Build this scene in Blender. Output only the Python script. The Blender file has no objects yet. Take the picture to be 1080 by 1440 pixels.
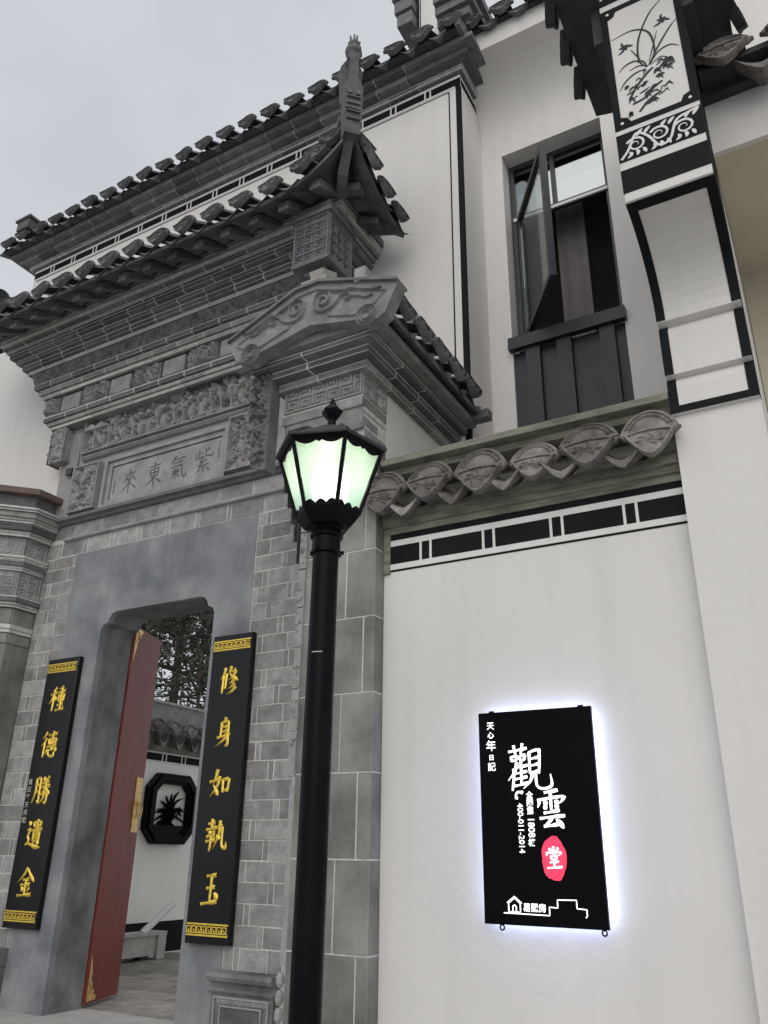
import bpy, bmesh, math, random
import numpy as np
from mathutils import Vector, Matrix

random.seed(7)
rng = np.random.default_rng(11)
S = bpy.context.scene
COL = S.collection
PI = math.pi

# ------------------------------------------------------------------ camera
YAW, PITCH, ROLL = math.radians(29.6), math.radians(23.05), math.radians(0.87)
cy, sy, cp, sp = math.cos(YAW), math.sin(YAW), math.cos(PITCH), math.sin(PITCH)
fwd = Vector((-sy * cp, cy * cp, sp))
rt = Vector((cy, sy, 0))
up = rt.cross(fwd)
cr, sr = math.cos(ROLL), math.sin(ROLL)
rt2 = rt * cr + up * sr
up2 = up * cr - rt * sr
cam = bpy.data.cameras.new('camera')
cam.lens = 1130 / 1440 * 36
cam.sensor_width = 36
cam.clip_end = 500
camo = bpy.data.objects.new('camera', cam)
m = Matrix.Identity(4)
for i in range(3):
    m[i][0], m[i][1], m[i][2] = rt2[i], up2[i], -fwd[i]
m[2][3] = 1.6
camo.matrix_world = m
COL.objects.link(camo)
S.camera = camo

# ------------------------------------------------------------------ light
SUN_EL, SUN_AZ = math.radians(34), math.radians(160)      # azimuth measured clockwise from +Y
w = bpy.data.worlds.new('World')
S.world = w
w.use_nodes = True
nt = w.node_tree
nt.nodes.clear()
out = nt.nodes.new('ShaderNodeOutputWorld')
bg = nt.nodes.new('ShaderNodeBackground')
bg.inputs['Strength'].default_value = 0.1
sky = nt.nodes.new('ShaderNodeTexSky')
sky.sky_type = 'NISHITA'
sky.sun_disc = False
sky.sun_elevation = SUN_EL
sky.sun_rotation = SUN_AZ
sky.dust_density = 3
tc = nt.nodes.new('ShaderNodeTexCoord')
nz = nt.nodes.new('ShaderNodeTexNoise')
nz.inputs['Scale'].default_value = 1.6
nz.inputs['Detail'].default_value = 5
ramp = nt.nodes.new('ShaderNodeValToRGB')
ramp.color_ramp.elements[0].position = 0.34
ramp.color_ramp.elements[0].color = (6.2, 6.4, 6.8, 1)
ramp.color_ramp.elements[1].position = 0.7
ramp.color_ramp.elements[1].color = (8.4, 8.55, 8.8, 1)
mix = nt.nodes.new('ShaderNodeMixRGB')
mix.inputs['Fac'].default_value = 0.93               # closed cloud cover over the clear sky
nt.links.new(tc.outputs['Generated'], nz.inputs['Vector'])
nt.links.new(nz.outputs['Fac'], ramp.inputs['Fac'])
nt.links.new(sky.outputs['Color'], mix.inputs['Color1'])
nt.links.new(ramp.outputs['Color'], mix.inputs['Color2'])
nt.links.new(mix.outputs['Color'], bg.inputs['Color'])
nt.links.new(bg.outputs['Background'], out.inputs['Surface'])
sl = bpy.data.lights.new('sun', 'SUN')
sl.energy = 1.15
sl.angle = math.radians(60)
sl.color = (1.0, 0.97, 0.93)
so = bpy.data.objects.new('sun', sl)
sd = Vector((math.sin(SUN_AZ) * math.cos(SUN_EL), math.cos(SUN_AZ) * math.cos(SUN_EL), math.sin(SUN_EL)))
so.rotation_euler = sd.to_track_quat('Z', 'Y').to_euler()
COL.objects.link(so)
S.view_settings.view_transform = 'Standard'
S.view_settings.look = 'None'
S.view_settings.gamma = 1
S.view_settings.use_curve_mapping = False
S.view_settings.exposure = -0.02

# ------------------------------------------------------------------ materials
MATS = {}
def mat(name, col, rough=0.8, var=0.15, scale=6, bump=0.3, bscale=60, col2=None, obj_var=0.0, metal=0.0,
        stretch=None, spec=0.5, stain=0.0, coat=0.0):
    """procedural surface: two colours mixed by noise, fine bump, a per-piece shift and optional rain stains"""
    M = bpy.data.materials.new(name)
    M.use_nodes = True
    t = M.node_tree
    b = t.nodes['Principled BSDF']
    b.inputs['Roughness'].default_value = rough
    b.inputs['Metallic'].default_value = metal
    b.inputs['Specular IOR Level'].default_value = spec
    b.inputs['Coat Weight'].default_value = coat
    co = t.nodes.new('ShaderNodeTexCoord')
    geo = t.nodes.new('ShaderNodeNewGeometry')
    vec = geo.outputs['Position']
    if stretch:
        mp = t.nodes.new('ShaderNodeMapping')
        mp.inputs['Scale'].default_value = stretch
        t.links.new(vec, mp.inputs['Vector'])
        vec = mp.outputs['Vector']
    n1 = t.nodes.new('ShaderNodeTexNoise')
    n1.inputs['Scale'].default_value = scale
    n1.inputs['Detail'].default_value = 6
    n1.inputs['Roughness'].default_value = 0.62
    t.links.new(vec, n1.inputs['Vector'])
    r = t.nodes.new('ShaderNodeValToRGB')
    c1 = [max(0, c * (1 - var)) for c in col]
    c2 = list(col2) if col2 else [c * (1 + var) for c in col]
    r.color_ramp.elements[0].position = 0.33
    r.color_ramp.elements[1].position = 0.68
    r.color_ramp.elements[0].color = (*c1, 1)
    r.color_ramp.elements[1].color = (*c2, 1)
    t.links.new(n1.outputs['Fac'], r.inputs['Fac'])
    cout = r.outputs['Color']
    if stain:
        mp2 = t.nodes.new('ShaderNodeMapping')
        mp2.inputs['Scale'].default_value = (7, 7, 0.5)
        t.links.new(geo.outputs['Position'], mp2.inputs['Vector'])
        n3 = t.nodes.new('ShaderNodeTexNoise')
        n3.inputs['Scale'].default_value = 1.0
        n3.inputs['Detail'].default_value = 5
        t.links.new(mp2.outputs['Vector'], n3.inputs['Vector'])
        mr = t.nodes.new('ShaderNodeMapRange')
        mr.inputs['From Min'].default_value = 0.5
        mr.inputs['From Max'].default_value = 0.8
        mr.inputs['To Min'].default_value = 1.0
        mr.inputs['To Max'].default_value = 1.0 - stain
        t.links.new(n3.outputs['Fac'], mr.inputs['Value'])
        mx = t.nodes.new('ShaderNodeMixRGB')
        mx.blend_type = 'MULTIPLY'
        mx.inputs['Fac'].default_value = 1
        t.links.new(cout, mx.inputs['Color1'])
        t.links.new(mr.outputs['Result'], mx.inputs['Color2'])
        cout = mx.outputs['Color']
    if obj_var:
        oi = t.nodes.new('ShaderNodeObjectInfo')
        hs = t.nodes.new('ShaderNodeHueSaturation')
        mr = t.nodes.new('ShaderNodeMapRange')
        mr.inputs['To Min'].default_value = 1 - obj_var
        mr.inputs['To Max'].default_value = 1 + obj_var
        t.links.new(oi.outputs['Random'], mr.inputs['Value'])
        t.links.new(mr.outputs['Result'], hs.inputs['Value'])
        t.links.new(cout, hs.inputs['Color'])
        cout = hs.outputs['Color']
    t.links.new(cout, b.inputs['Base Color'])
    if bump:
        n2 = t.nodes.new('ShaderNodeTexNoise')
        n2.inputs['Scale'].default_value = bscale
        n2.inputs['Detail'].default_value = 5
        t.links.new(vec, n2.inputs['Vector'])
        bp = t.nodes.new('ShaderNodeBump')
        bp.inputs['Strength'].default_value = bump
        bp.inputs['Distance'].default_value = 0.01
        t.links.new(n2.outputs['Fac'], bp.inputs['Height'])
        t.links.new(bp.outputs['Normal'], b.inputs['Normal'])
        rr = t.nodes.new('ShaderNodeMapRange')
        rr.inputs['To Min'].default_value = max(0.02, rough - 0.12)
        rr.inputs['To Max'].default_value = min(1, rough + 0.12)
        t.links.new(n1.outputs['Fac'], rr.inputs['Value'])
        t.links.new(rr.outputs['Result'], b.inputs['Roughness'])
    MATS[name] = M
    return M

def emit(name, col, strength):
    M = bpy.data.materials.new(name)
    M.use_nodes = True
    b = M.node_tree.nodes['Principled BSDF']
    b.inputs['Base Color'].default_value = (*col, 1)
    b.inputs['Emission Color'].default_value = (*col, 1)
    b.inputs['Emission Strength'].default_value = strength
    MATS[name] = M
    return M

mat('white_plaster', (0.70, 0.683, 0.660), 0.85, 0.04, 0.7, 0.18, 22, stain=0.07)
mat('cream_plaster', (0.86, 0.845, 0.79), 0.85, 0.04, 1.2, 0.1, 40, stain=0.06)
mat('tan_plaster', (0.58, 0.53, 0.42), 0.85, 0.06, 1.5, 0.1, 40)
mat('grey_brick', (0.285, 0.280, 0.272), 0.86, 0.26, 11, 0.8, 50, obj_var=0.27)
mat('dark_brick', (0.136, 0.138, 0.141), 0.8, 0.28, 9, 0.45, 90, obj_var=0.35)
mat('slab_stone', (0.215, 0.218, 0.200), 0.75, 0.36, 3.0, 0.35, 70, obj_var=0.2, stain=0.25)
mat('mortar', (0.58, 0.57, 0.54), 0.9, 0.2, 20, 0.3, 120)
mat('dark_mortar', (0.45, 0.45, 0.43), 0.9, 0.25, 20, 0.3, 120)
mat('carved_stone', (0.31, 0.305, 0.30), 0.85, 0.22, 7, 0.4, 80)
mat('gable_stone', (0.225, 0.222, 0.215), 0.85, 0.28, 8, 0.5, 70)
mat('dark_carved', (0.14, 0.142, 0.15), 0.7, 0.25, 9, 0.4, 90)
mat('roof_tile', (0.130, 0.132, 0.134), 0.8, 0.32, 10, 0.5, 80, obj_var=0.25)
mat('cap_tile', (0.205, 0.190, 0.178), 0.85, 0.42, 14, 0.7, 60, obj_var=0.3)
mat('cap_mould', (0.215, 0.212, 0.165), 0.85, 0.42, 5, 0.6, 60, stretch=(1, 1, 5))
mat('dark_wood', (0.045, 0.045, 0.048), 0.75, 0.3, 8, 0.3, 50)
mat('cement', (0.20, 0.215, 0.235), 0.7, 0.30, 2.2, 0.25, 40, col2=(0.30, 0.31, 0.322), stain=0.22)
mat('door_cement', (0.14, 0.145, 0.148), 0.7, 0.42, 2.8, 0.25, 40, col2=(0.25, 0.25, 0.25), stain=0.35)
mat('step_stone', (0.40, 0.39, 0.37), 0.8, 0.12, 6, 0.3, 70)
mat('flagstone', (0.25, 0.23, 0.205), 0.55, 0.3, 6, 0.4, 50, obj_var=0.3)
mat('black_paint', (0.008, 0.009, 0.010), 0.7, 0.3, 6, 0.1, 50, spec=0.15)
mat('white_paint', (0.72, 0.71, 0.69), 0.8, 0.05, 8, 0.1, 60)
mat('lacquer', (0.006, 0.006, 0.007), 0.25, 0.2, 5, 0.0, spec=0.32)
mat('sign_black', (0.004, 0.004, 0.005), 0.35, 0.2, 5, 0.0, spec=0.06)
mat('gold', (0.92, 0.66, 0.10), 0.38, 0.18, 40, 0.3, 150, metal=0.5)
mat('brass', (0.62, 0.42, 0.16), 0.4, 0.25, 30, 0.3, 150, metal=0.8)
mat('red_wood', (0.17, 0.026, 0.017), 0.33, 0.3, 3, 0.12, 30, col2=(0.24, 0.050, 0.032), stretch=(14, 14, 0.7), spec=0.2)
mat('black_metal', (0.006, 0.006, 0.008), 0.3, 0.25, 6, 0.05, 90, spec=0.07)
mat('grey_metal', (0.035, 0.038, 0.044), 0.45, 0.2, 8, 0.05, 60)
mat('panel_metal', (0.018, 0.021, 0.027), 0.5, 0.2, 6, 0.05, 60)
mat('pale_ground', (0.36, 0.35, 0.335), 0.85, 0.2, 3, 0.4, 50)  # unseen paving, lightened so it bounces light up onto walls and undersides
mat('interior', (0.16, 0.155, 0.145), 0.9, 0.1, 3, 0)
mat('blind', (0.42, 0.44, 0.46), 0.8, 0.05, 5, 0)
mat('curtain', (0.20, 0.185, 0.18), 0.9, 0.1, 5, 0)
mat('pale_stone', (0.42, 0.40, 0.37), 0.8, 0.15, 8, 0.3, 70)
mat('white_pvc', (0.72, 0.72, 0.70), 0.4, 0.04, 8, 0)
mat('eave_board', (0.11, 0.11, 0.113), 0.8, 0.3, 8, 0.3, 50)
mat('bark', (0.045, 0.038, 0.03), 0.9, 0.3, 12, 0.6, 40)
mat('leaf', (0.035, 0.048, 0.030), 0.7, 0.45, 5, 0, obj_var=0.2)
mat('ink', (0.018, 0.018, 0.02), 0.7, 0.3, 20, 0)
mat('brown_edge', (0.16, 0.115, 0.095), 0.85, 0.25, 10, 0.4, 70)
mat('engrave', (0.12, 0.12, 0.118), 0.9, 0.2, 20, 0)
emit('sign_white', (1, 1, 1), 1.6)
emit('sign_red', (0.95, 0.045, 0.12), 0.85)
emit('led', (0.60, 0.68, 1.0), 5.4)
emit('bulb', (1.0, 0.96, 0.84), 7.0)
MATS['sign_red'].node_tree.nodes['Principled BSDF'].inputs['Base Color'].default_value = (0.5, 0.03, 0.07, 1)

g = bpy.data.materials.new('frosted_glass')
g.use_nodes = True
t = g.node_tree
t.nodes.clear()
o_ = t.nodes.new('ShaderNodeOutputMaterial')
tr = t.nodes.new('ShaderNodeBsdfTranslucent')
tr.inputs['Color'].default_value = (0.70, 0.93, 0.82, 1)
gl = t.nodes.new('ShaderNodeBsdfPrincipled')
gl.inputs['Base Color'].default_value = (0.38, 0.58, 0.48, 1)
gl.inputs['Roughness'].default_value = 0.25
mx = t.nodes.new('ShaderNodeMixShader')
mx.inputs['Fac'].default_value = 0.28
vz = t.nodes.new('ShaderNodeTexNoise')
vz.inputs['Scale'].default_value = 130
bp = t.nodes.new('ShaderNodeBump')
bp.inputs['Strength'].default_value = 0.6
bp.inputs['Distance'].default_value = 0.01
gp = t.nodes.new('ShaderNodeNewGeometry')
t.links.new(gp.outputs['Position'], vz.inputs['Vector'])
t.links.new(vz.outputs['Fac'], bp.inputs['Height'])
t.links.new(bp.outputs['Normal'], tr.inputs['Normal'])
t.links.new(bp.outputs['Normal'], gl.inputs['Normal'])
rf = t.nodes.new('ShaderNodeBsdfRefraction')
rf.inputs['Roughness'].default_value = 0.6
rf.inputs['IOR'].default_value = 1.12
rf.inputs['Color'].default_value = (0.85, 0.97, 0.90, 1)
m2 = t.nodes.new('ShaderNodeMixShader')
m2.inputs['Fac'].default_value = 0.5
t.links.new(tr.outputs['BSDF'], m2.inputs[1])
t.links.new(rf.outputs['BSDF'], m2.inputs[2])
t.links.new(bp.outputs['Normal'], rf.inputs['Normal'])
t.links.new(m2.outputs['Shader'], mx.inputs[1])
t.links.new(gl.outputs['BSDF'], mx.inputs[2])
t.links.new(mx.outputs['Shader'], o_.inputs['Surface'])
MATS['frosted_glass'] = g

g = bpy.data.materials.new('window_glass')
g.use_nodes = True
t = g.node_tree
t.nodes.clear()
o_ = t.nodes.new('ShaderNodeOutputMaterial')
tp = t.nodes.new('ShaderNodeBsdfTransparent')
tp.inputs['Color'].default_value = (0.78, 0.80, 0.80, 1)
gs = t.nodes.new('ShaderNodeBsdfGlossy')
gs.inputs['Roughness'].default_value = 0.03
gs.inputs['Color'].default_value = (0.82, 0.86, 0.85, 1)
mx = t.nodes.new('ShaderNodeMixShader')
mx.inputs['Fac'].default_value = 0.26
t.links.new(tp.outputs['BSDF'], mx.inputs[1])
t.links.new(gs.outputs['BSDF'], mx.inputs[2])
t.links.new(mx.outputs['Shader'], o_.inputs['Surface'])
MATS['window_glass'] = g

# ------------------------------------------------------------------ helpers
def thing(name, label, cat, loc=(0, 0, 0), group=None):
    o = bpy.data.objects.new(name, None)
    o.empty_display_size = 0.1
    COL.objects.link(o)
    o.location = loc
    o['label'] = label
    o['category'] = cat
    if group:
        o['group'] = group
    return o

def tag(o, label, cat, group=None):
    o['label'] = label
    o['category'] = cat
    if group:
        o['group'] = group
    return o

def world_loc(o):
    v = Vector((0, 0, 0))
    while o is not None:
        v += o.location
        o = o.parent
    return v

def link(name, me, parent=None, loc=None, kind=None, label=None):
    """parents carry no rotation: world position = sum of locations"""
    o = bpy.data.objects.new(name, me)
    COL.objects.link(o)
    L = Vector(loc) if loc is not None else Vector((0, 0, 0))
    if parent is not None:
        o.parent = parent
        L = L - world_loc(parent)
    o.location = L
    if kind:
        o['kind'] = kind
    if label:
        o['label'] = label
    return o

class MB:
    def __init__(s):
        s.v, s.f = [], []
    def add(s, vs, fs):
        n = len(s.v)
        s.v.extend([tuple(p) for p in vs])
        s.f.extend([tuple(i + n for i in f) for f in fs])
    def box(s, x0, x1, y0, y1, z0, z1):
        s.add([(x0, y0, z0), (x1, y0, z0), (x1, y1, z0), (x0, y1, z0), (x0, y0, z1), (x1, y0, z1), (x1, y1, z1), (x0, y1, z1)],
              [(3, 2, 1, 0), (4, 5, 6, 7), (0, 1, 5, 4), (1, 2, 6, 5), (2, 3, 7, 6), (3, 0, 4, 7)])
    def prism(s, poly, a, b):
        """poly: list of 3d points, extruded from offset a to offset b (vectors)"""
        n = len(poly)
        a, b = Vector(a), Vector(b)
        P = [Vector(p) + a for p in poly] + [Vector(p) + b for p in poly]
        F = [tuple(range(n - 1, -1, -1)), tuple(range(n, 2 * n))]
        F += [(i, (i + 1) % n, n + (i + 1) % n, n + i) for i in range(n)]
        s.add(P, F)
    def tube(s, pts, rad, n=8, cap=True):
        pts = [Vector(p) for p in pts]
        if not isinstance(rad, (list, tuple)):
            rad = [rad] * len(pts)
        rings = []
        prev = None
        for i, p in enumerate(pts):
            d = (pts[min(i + 1, len(pts) - 1)] - pts[max(i - 1, 0)])
            d = d.normalized() if d.length > 1e-9 else Vector((0, 0, 1))
            if prev is None:
                a = d.orthogonal().normalized()
            else:
                a = prev - d * prev.dot(d)
                a = a.normalized() if a.length > 1e-6 else d.orthogonal().normalized()
            prev = a
            b = d.cross(a)
            rings.append([p + (a * math.cos(2 * PI * k / n) + b * math.sin(2 * PI * k / n)) * rad[i] for k in range(n)])
        V = [q for r in rings for q in r]
        F = []
        for i in range(len(pts) - 1):
            for k in range(n):
                F.append((i * n + k, i * n + (k + 1) % n, (i + 1) * n + (k + 1) % n, (i + 1) * n + k))
        if cap:
            F.append(tuple(range(n - 1, -1, -1)))
            F.append(tuple((len(pts) - 1) * n + k for k in range(n)))
        s.add(V, F)
    def lathe(s, c, prof, n=12, rot=0.0):
        """prof: (radius, z) list"""
        V, F = [], []
        for r, z in prof:
            for k in range(n):
                a = rot + 2 * PI * k / n
                V.append((c[0] + r * math.cos(a), c[1] + r * math.sin(a), c[2] + z))
        for i in range(len(prof) - 1):
            for k in range(n):
                F.append((i * n + k, i * n + (k + 1) % n, (i + 1) * n + (k + 1) % n, (i + 1) * n + k))
        F.append(tuple(range(n - 1, -1, -1)))
        F.append(tuple((len(prof) - 1) * n + k for k in range(n)))
        s.add(V, F)
    def mesh(s, name, m, smooth=False):
        me = bpy.data.meshes.new(name)
        me.from_pydata([tuple(p) for p in s.v], [], s.f)
        me.materials.append(MATS[m])
        bm = bmesh.new()
        bm.from_mesh(me)
        bmesh.ops.recalc_face_normals(bm, faces=bm.faces)
        bm.to_mesh(me)
        bm.free()
        if smooth:
            me.polygons.foreach_set('use_smooth', [True] * len(me.polygons))
            try:
                me.set_sharp_from_angle(angle=math.radians(35))
            except Exception:
                pass
        me.update()
        return me
    def build(s, name, m, parent=None, smooth=False, kind=None, label=None):
        # origin at the base centre of the piece
        a = np.array(s.v, dtype=float)
        c = Vector(((a[:, 0].min() + a[:, 0].max()) / 2, (a[:, 1].min() + a[:, 1].max()) / 2, a[:, 2].min()))
        s.v = [(p[0] - c.x, p[1] - c.y, p[2] - c.z) for p in s.v]
        return link(name, s.mesh(name, m, smooth), parent, c, kind, label)

CACHE = {}
def shared(name, vs, fs, m, parent, kind=None, jitter=0.0, smooth=False):
    """link a piece; alike pieces share mesh data"""
    a = np.array([tuple(p) for p in vs], dtype=float)
    c = np.array([(a[:, 0].min() + a[:, 0].max()) / 2, (a[:, 1].min() + a[:, 1].max()) / 2, a[:, 2].min()])
    loc = a - c
    key = (name, m, tuple(np.round(loc, 3).ravel()))
    me = CACHE.get(key)
    if me is None:
        b = MB()
        b.add(loc, fs)
        me = b.mesh(name, m, smooth)
        CACHE[key] = me
    o = link(name, me, parent, Vector(c), kind)
    if jitter:
        o.location += Vector((random.uniform(-1, 1), random.uniform(-1, 1), random.uniform(-.4, .4))) * jitter
    return o

def frame(o, u=(1, 0, 0), v=(0, 0, 1), n=(0, -1, 0)):
    o, u, v, n = Vector(o), Vector(u), Vector(v), Vector(n)
    return lambda a, b, c=0.0: o + u * a + v * b + n * c

def brick_vf(F, w, h, d, c=0.004):
    """chamfered front block in a frame, front at n = 0"""
    V = [F(0, 0, -c), F(w, 0, -c), F(w, h, -c), F(0, h, -c), F(c, c, 0), F(w - c, c, 0), F(w - c, h - c, 0), F(c, h - c, 0),
         F(0, 0, -d), F(w, 0, -d), F(w, h, -d), F(0, h, -d)]
    Fc = [(4, 5, 6, 7), (0, 1, 5, 4), (1, 2, 6, 5), (2, 3, 7, 6), (3, 0, 4, 7),
          (8, 9, 1, 0), (9, 10, 2, 1), (10, 11, 3, 2), (11, 8, 0, 3), (11, 10, 9, 8)]
    return V, Fc

def offset_path(path, p):
    P = [Vector((a, b)) for a, b in path]
    N = []
    for i in range(len(P) - 1):
        d = (P[i + 1] - P[i]).normalized()
        N.append(Vector((d.y, -d.x)))
    R = []
    for i in range(len(P)):
        if i == 0:
            mv = N[0]
        elif i == len(P) - 1:
            mv = N[-1]
        else:
            s_ = N[i - 1] + N[i]
            mv = s_ / (s_.length_squared / 2)
        R.append((P[i] + mv * p, mv))
    return R

def course(path, p, section, blen, name, m, parent, gap=0.011, phase=0.0, core=None, coreins=0.0025, skip=(), jitter=0.0012, smooth=False):
    """a course of separate blocks swept along a plan path (outward = right of travel) at offset p.
    section: list of (o, z), o <= 0 measured inwards from the face; mitred at the corners."""
    R = offset_path(path, p)
    for i in range(len(R) - 1):
        if i in skip:
            continue
        A, mA = R[i]
        B, mB = R[i + 1]
        d = (B - A)
        L = d.length
        d = d / L
        nseg = Vector((d.y, -d.x))
        cuts = [0.0]
        dmin = -min(o for o, z in section) + 0.03
        x = max(blen * (phase if phase > 0 else 1.0), dmin)
        while x < L - max(blen * 0.3, dmin):
            cuts.append(x)
            x += blen
        cuts.append(L)
        for k in range(len(cuts) - 1):
            a = A + d * (cuts[k] + (gap / 2 if k > 0 else 0))
            b = A + d * (cuts[k + 1] - (gap / 2 if k < len(cuts) - 2 else 0))
            ma = mA if k == 0 else nseg
            mb_ = mB if k == len(cuts) - 2 else nseg
            n = len(section)
            V = [(a.x + ma.x * o, a.y + ma.y * o, z) for o, z in section] + [(b.x + mb_.x * o, b.y + mb_.y * o, z) for o, z in section]
            Fs = [tuple(range(n)), tuple(range(2 * n - 1, n - 1, -1))] + [(j, n + j, n + (j + 1) % n, (j + 1) % n) for j in range(n)]
            shared(name, V, Fs, m, parent, jitter=jitter, smooth=smooth)
    if core is not None:
        zs = [z for o, z in section]
        z0, z1 = min(zs), max(zs)
        dd = min(o for o, z in section)
        sec = [(dd, z0 + coreins), (-coreins, z0 + coreins), (-coreins, z1 + 0.0085), (dd, z1 + 0.0085)]
        for i in range(len(R) - 1):
            if i in skip:
                continue
            A, mA = R[i]
            B, mB = R[i + 1]
            V = [(A.x + mA.x * o, A.y + mA.y * o, z) for o, z in sec] + [(B.x + mB.x * o, B.y + mB.y * o, z) for o, z in sec]
            core.add(V, [(0, 1, 2, 3), (7, 6, 5, 4), (0, 4, 5, 1), (1, 5, 6, 2), (2, 6, 7, 3), (3, 7, 4, 0)])

def sec_rect(z0, z1, d, c=0.005):
    return [(-d, z0), (-c, z0), (0, z0 + c), (0, z1 - c), (-c, z1), (-d, z1)]
def sec_round(z0, z1, d):
    h = (z1 - z0) / 2
    zc = (z0 + z1) / 2
    return [(-d, z0), (-h, z0)] + [(-h + h * math.cos(a), zc + h * math.sin(a)) for a in (-PI / 3, -PI / 6, 0, PI / 6, PI / 3)] + [(-h, z1), (-d, z1)]

# ---- brush strokes -------------------------------------------------
def catmull(P, n=6):
    P = [np.array(p, float) for p in P]
    if len(P) == 2:
        return [P[0] + (P[1] - P[0]) * t for t in np.linspace(0, 1, n + 1)]
    Q = [2 * P[0] - P[1]] + P + [2 * P[-1] - P[-2]]
    R = []
    for i in range(1, len(Q) - 2):
        for k in range(n):
            t = k / n
            R.append(0.5 * ((2 * Q[i]) + (-Q[i - 1] + Q[i + 1]) * t + (2 * Q[i - 1] - 5 * Q[i] + 4 * Q[i + 1] - Q[i + 2]) * t * t
                            + (-Q[i - 1] + 3 * Q[i] - 3 * Q[i + 1] + Q[i + 2]) * t ** 3))
    R.append(P[-1])
    return R

PROF = {'h': (0.8, 0.55, 0.62, 1.05, 0.85), 'v': (1.0, 0.85, 0.75, 0.8, 0.55), 'p': (1.1, 1.0, 0.8, 0.5, 0.12),
        'n': (0.3, 0.6, 0.95, 1.25, 0.2), 'd': (0.35, 0.9, 1.25, 1.1, 0.4), 'c': (0.7, 0.75, 0.8, 0.85, 0.6), 'k': (0.8, 0.75, 0.8, 0.95, 0.25),
        'e': (1, 1, 1, 1, 1), 'b': (0.3, 0.9, 1.0, 0.75, 0.1)}
RIB = [0]
def ribbon(mb, pts, wid, F, thick, prof='c', n=6, smooth=True, bevel=True):
    RIB[0] += 1
    thick += (RIB[0] % 23) * 0.00007
    if smooth:
        P = catmull(pts, n)
    else:
        P = []
        for i in range(len(pts) - 1):
            a, b = np.array(pts[i], float), np.array(pts[i + 1], float)
            P += [a + (b - a) * k / 3 for k in range(3)]
        P.append(np.array(pts[-1], float))
    N = len(P)
    L, Rr, Cn = [], [], []
    pr = PROF[prof]
    for i, p in enumerate(P):
        t_ = P[min(i + 1, N - 1)] - P[max(i - 1, 0)]
        l = math.hypot(*t_) or 1
        nx, ny = -t_[1] / l, t_[0] / l
        u = i / (N - 1) * (len(pr) - 1)
        k = min(int(u), len(pr) - 2)
        wv = wid / 2 * (pr[k] + (pr[k + 1] - pr[k]) * (u - k))
        L.append((p[0] + nx * wv, p[1] + ny * wv))
        Rr.append((p[0] - nx * wv, p[1] - ny * wv))
        Cn.append((p[0], p[1]))
    V = [F(a, b, 0) for a, b in L] + [F(a, b, thick) for a, b in (Cn if bevel else L)] + [F(a, b, 0) for a, b in Rr]
    Fs = []
    if bevel:
        for i in range(N - 1):
            Fs += [(i, i + 1, N + i + 1, N + i), (N + i, N + i + 1, 2 * N + i + 1, 2 * N + i)]
    else:
        V = [F(a, b, thick) for a, b in L] + [F(a, b, thick) for a, b in Rr] + [F(a, b, 0) for a, b in L] + [F(a, b, 0) for a, b in Rr]
        for i in range(N - 1):
            Fs += [(i, i + 1, N + i + 1, N + i), (i, i + 1, 2 * N + i + 1, 2 * N + i), (N + i, N + i + 1, 3 * N + i + 1, 3 * N + i)]
        Fs += [(0, N, 3 * N, 2 * N), (N - 1, 2 * N - 1, 4 * N - 1, 3 * N - 1)]
    mb.add(V, Fs)

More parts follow.
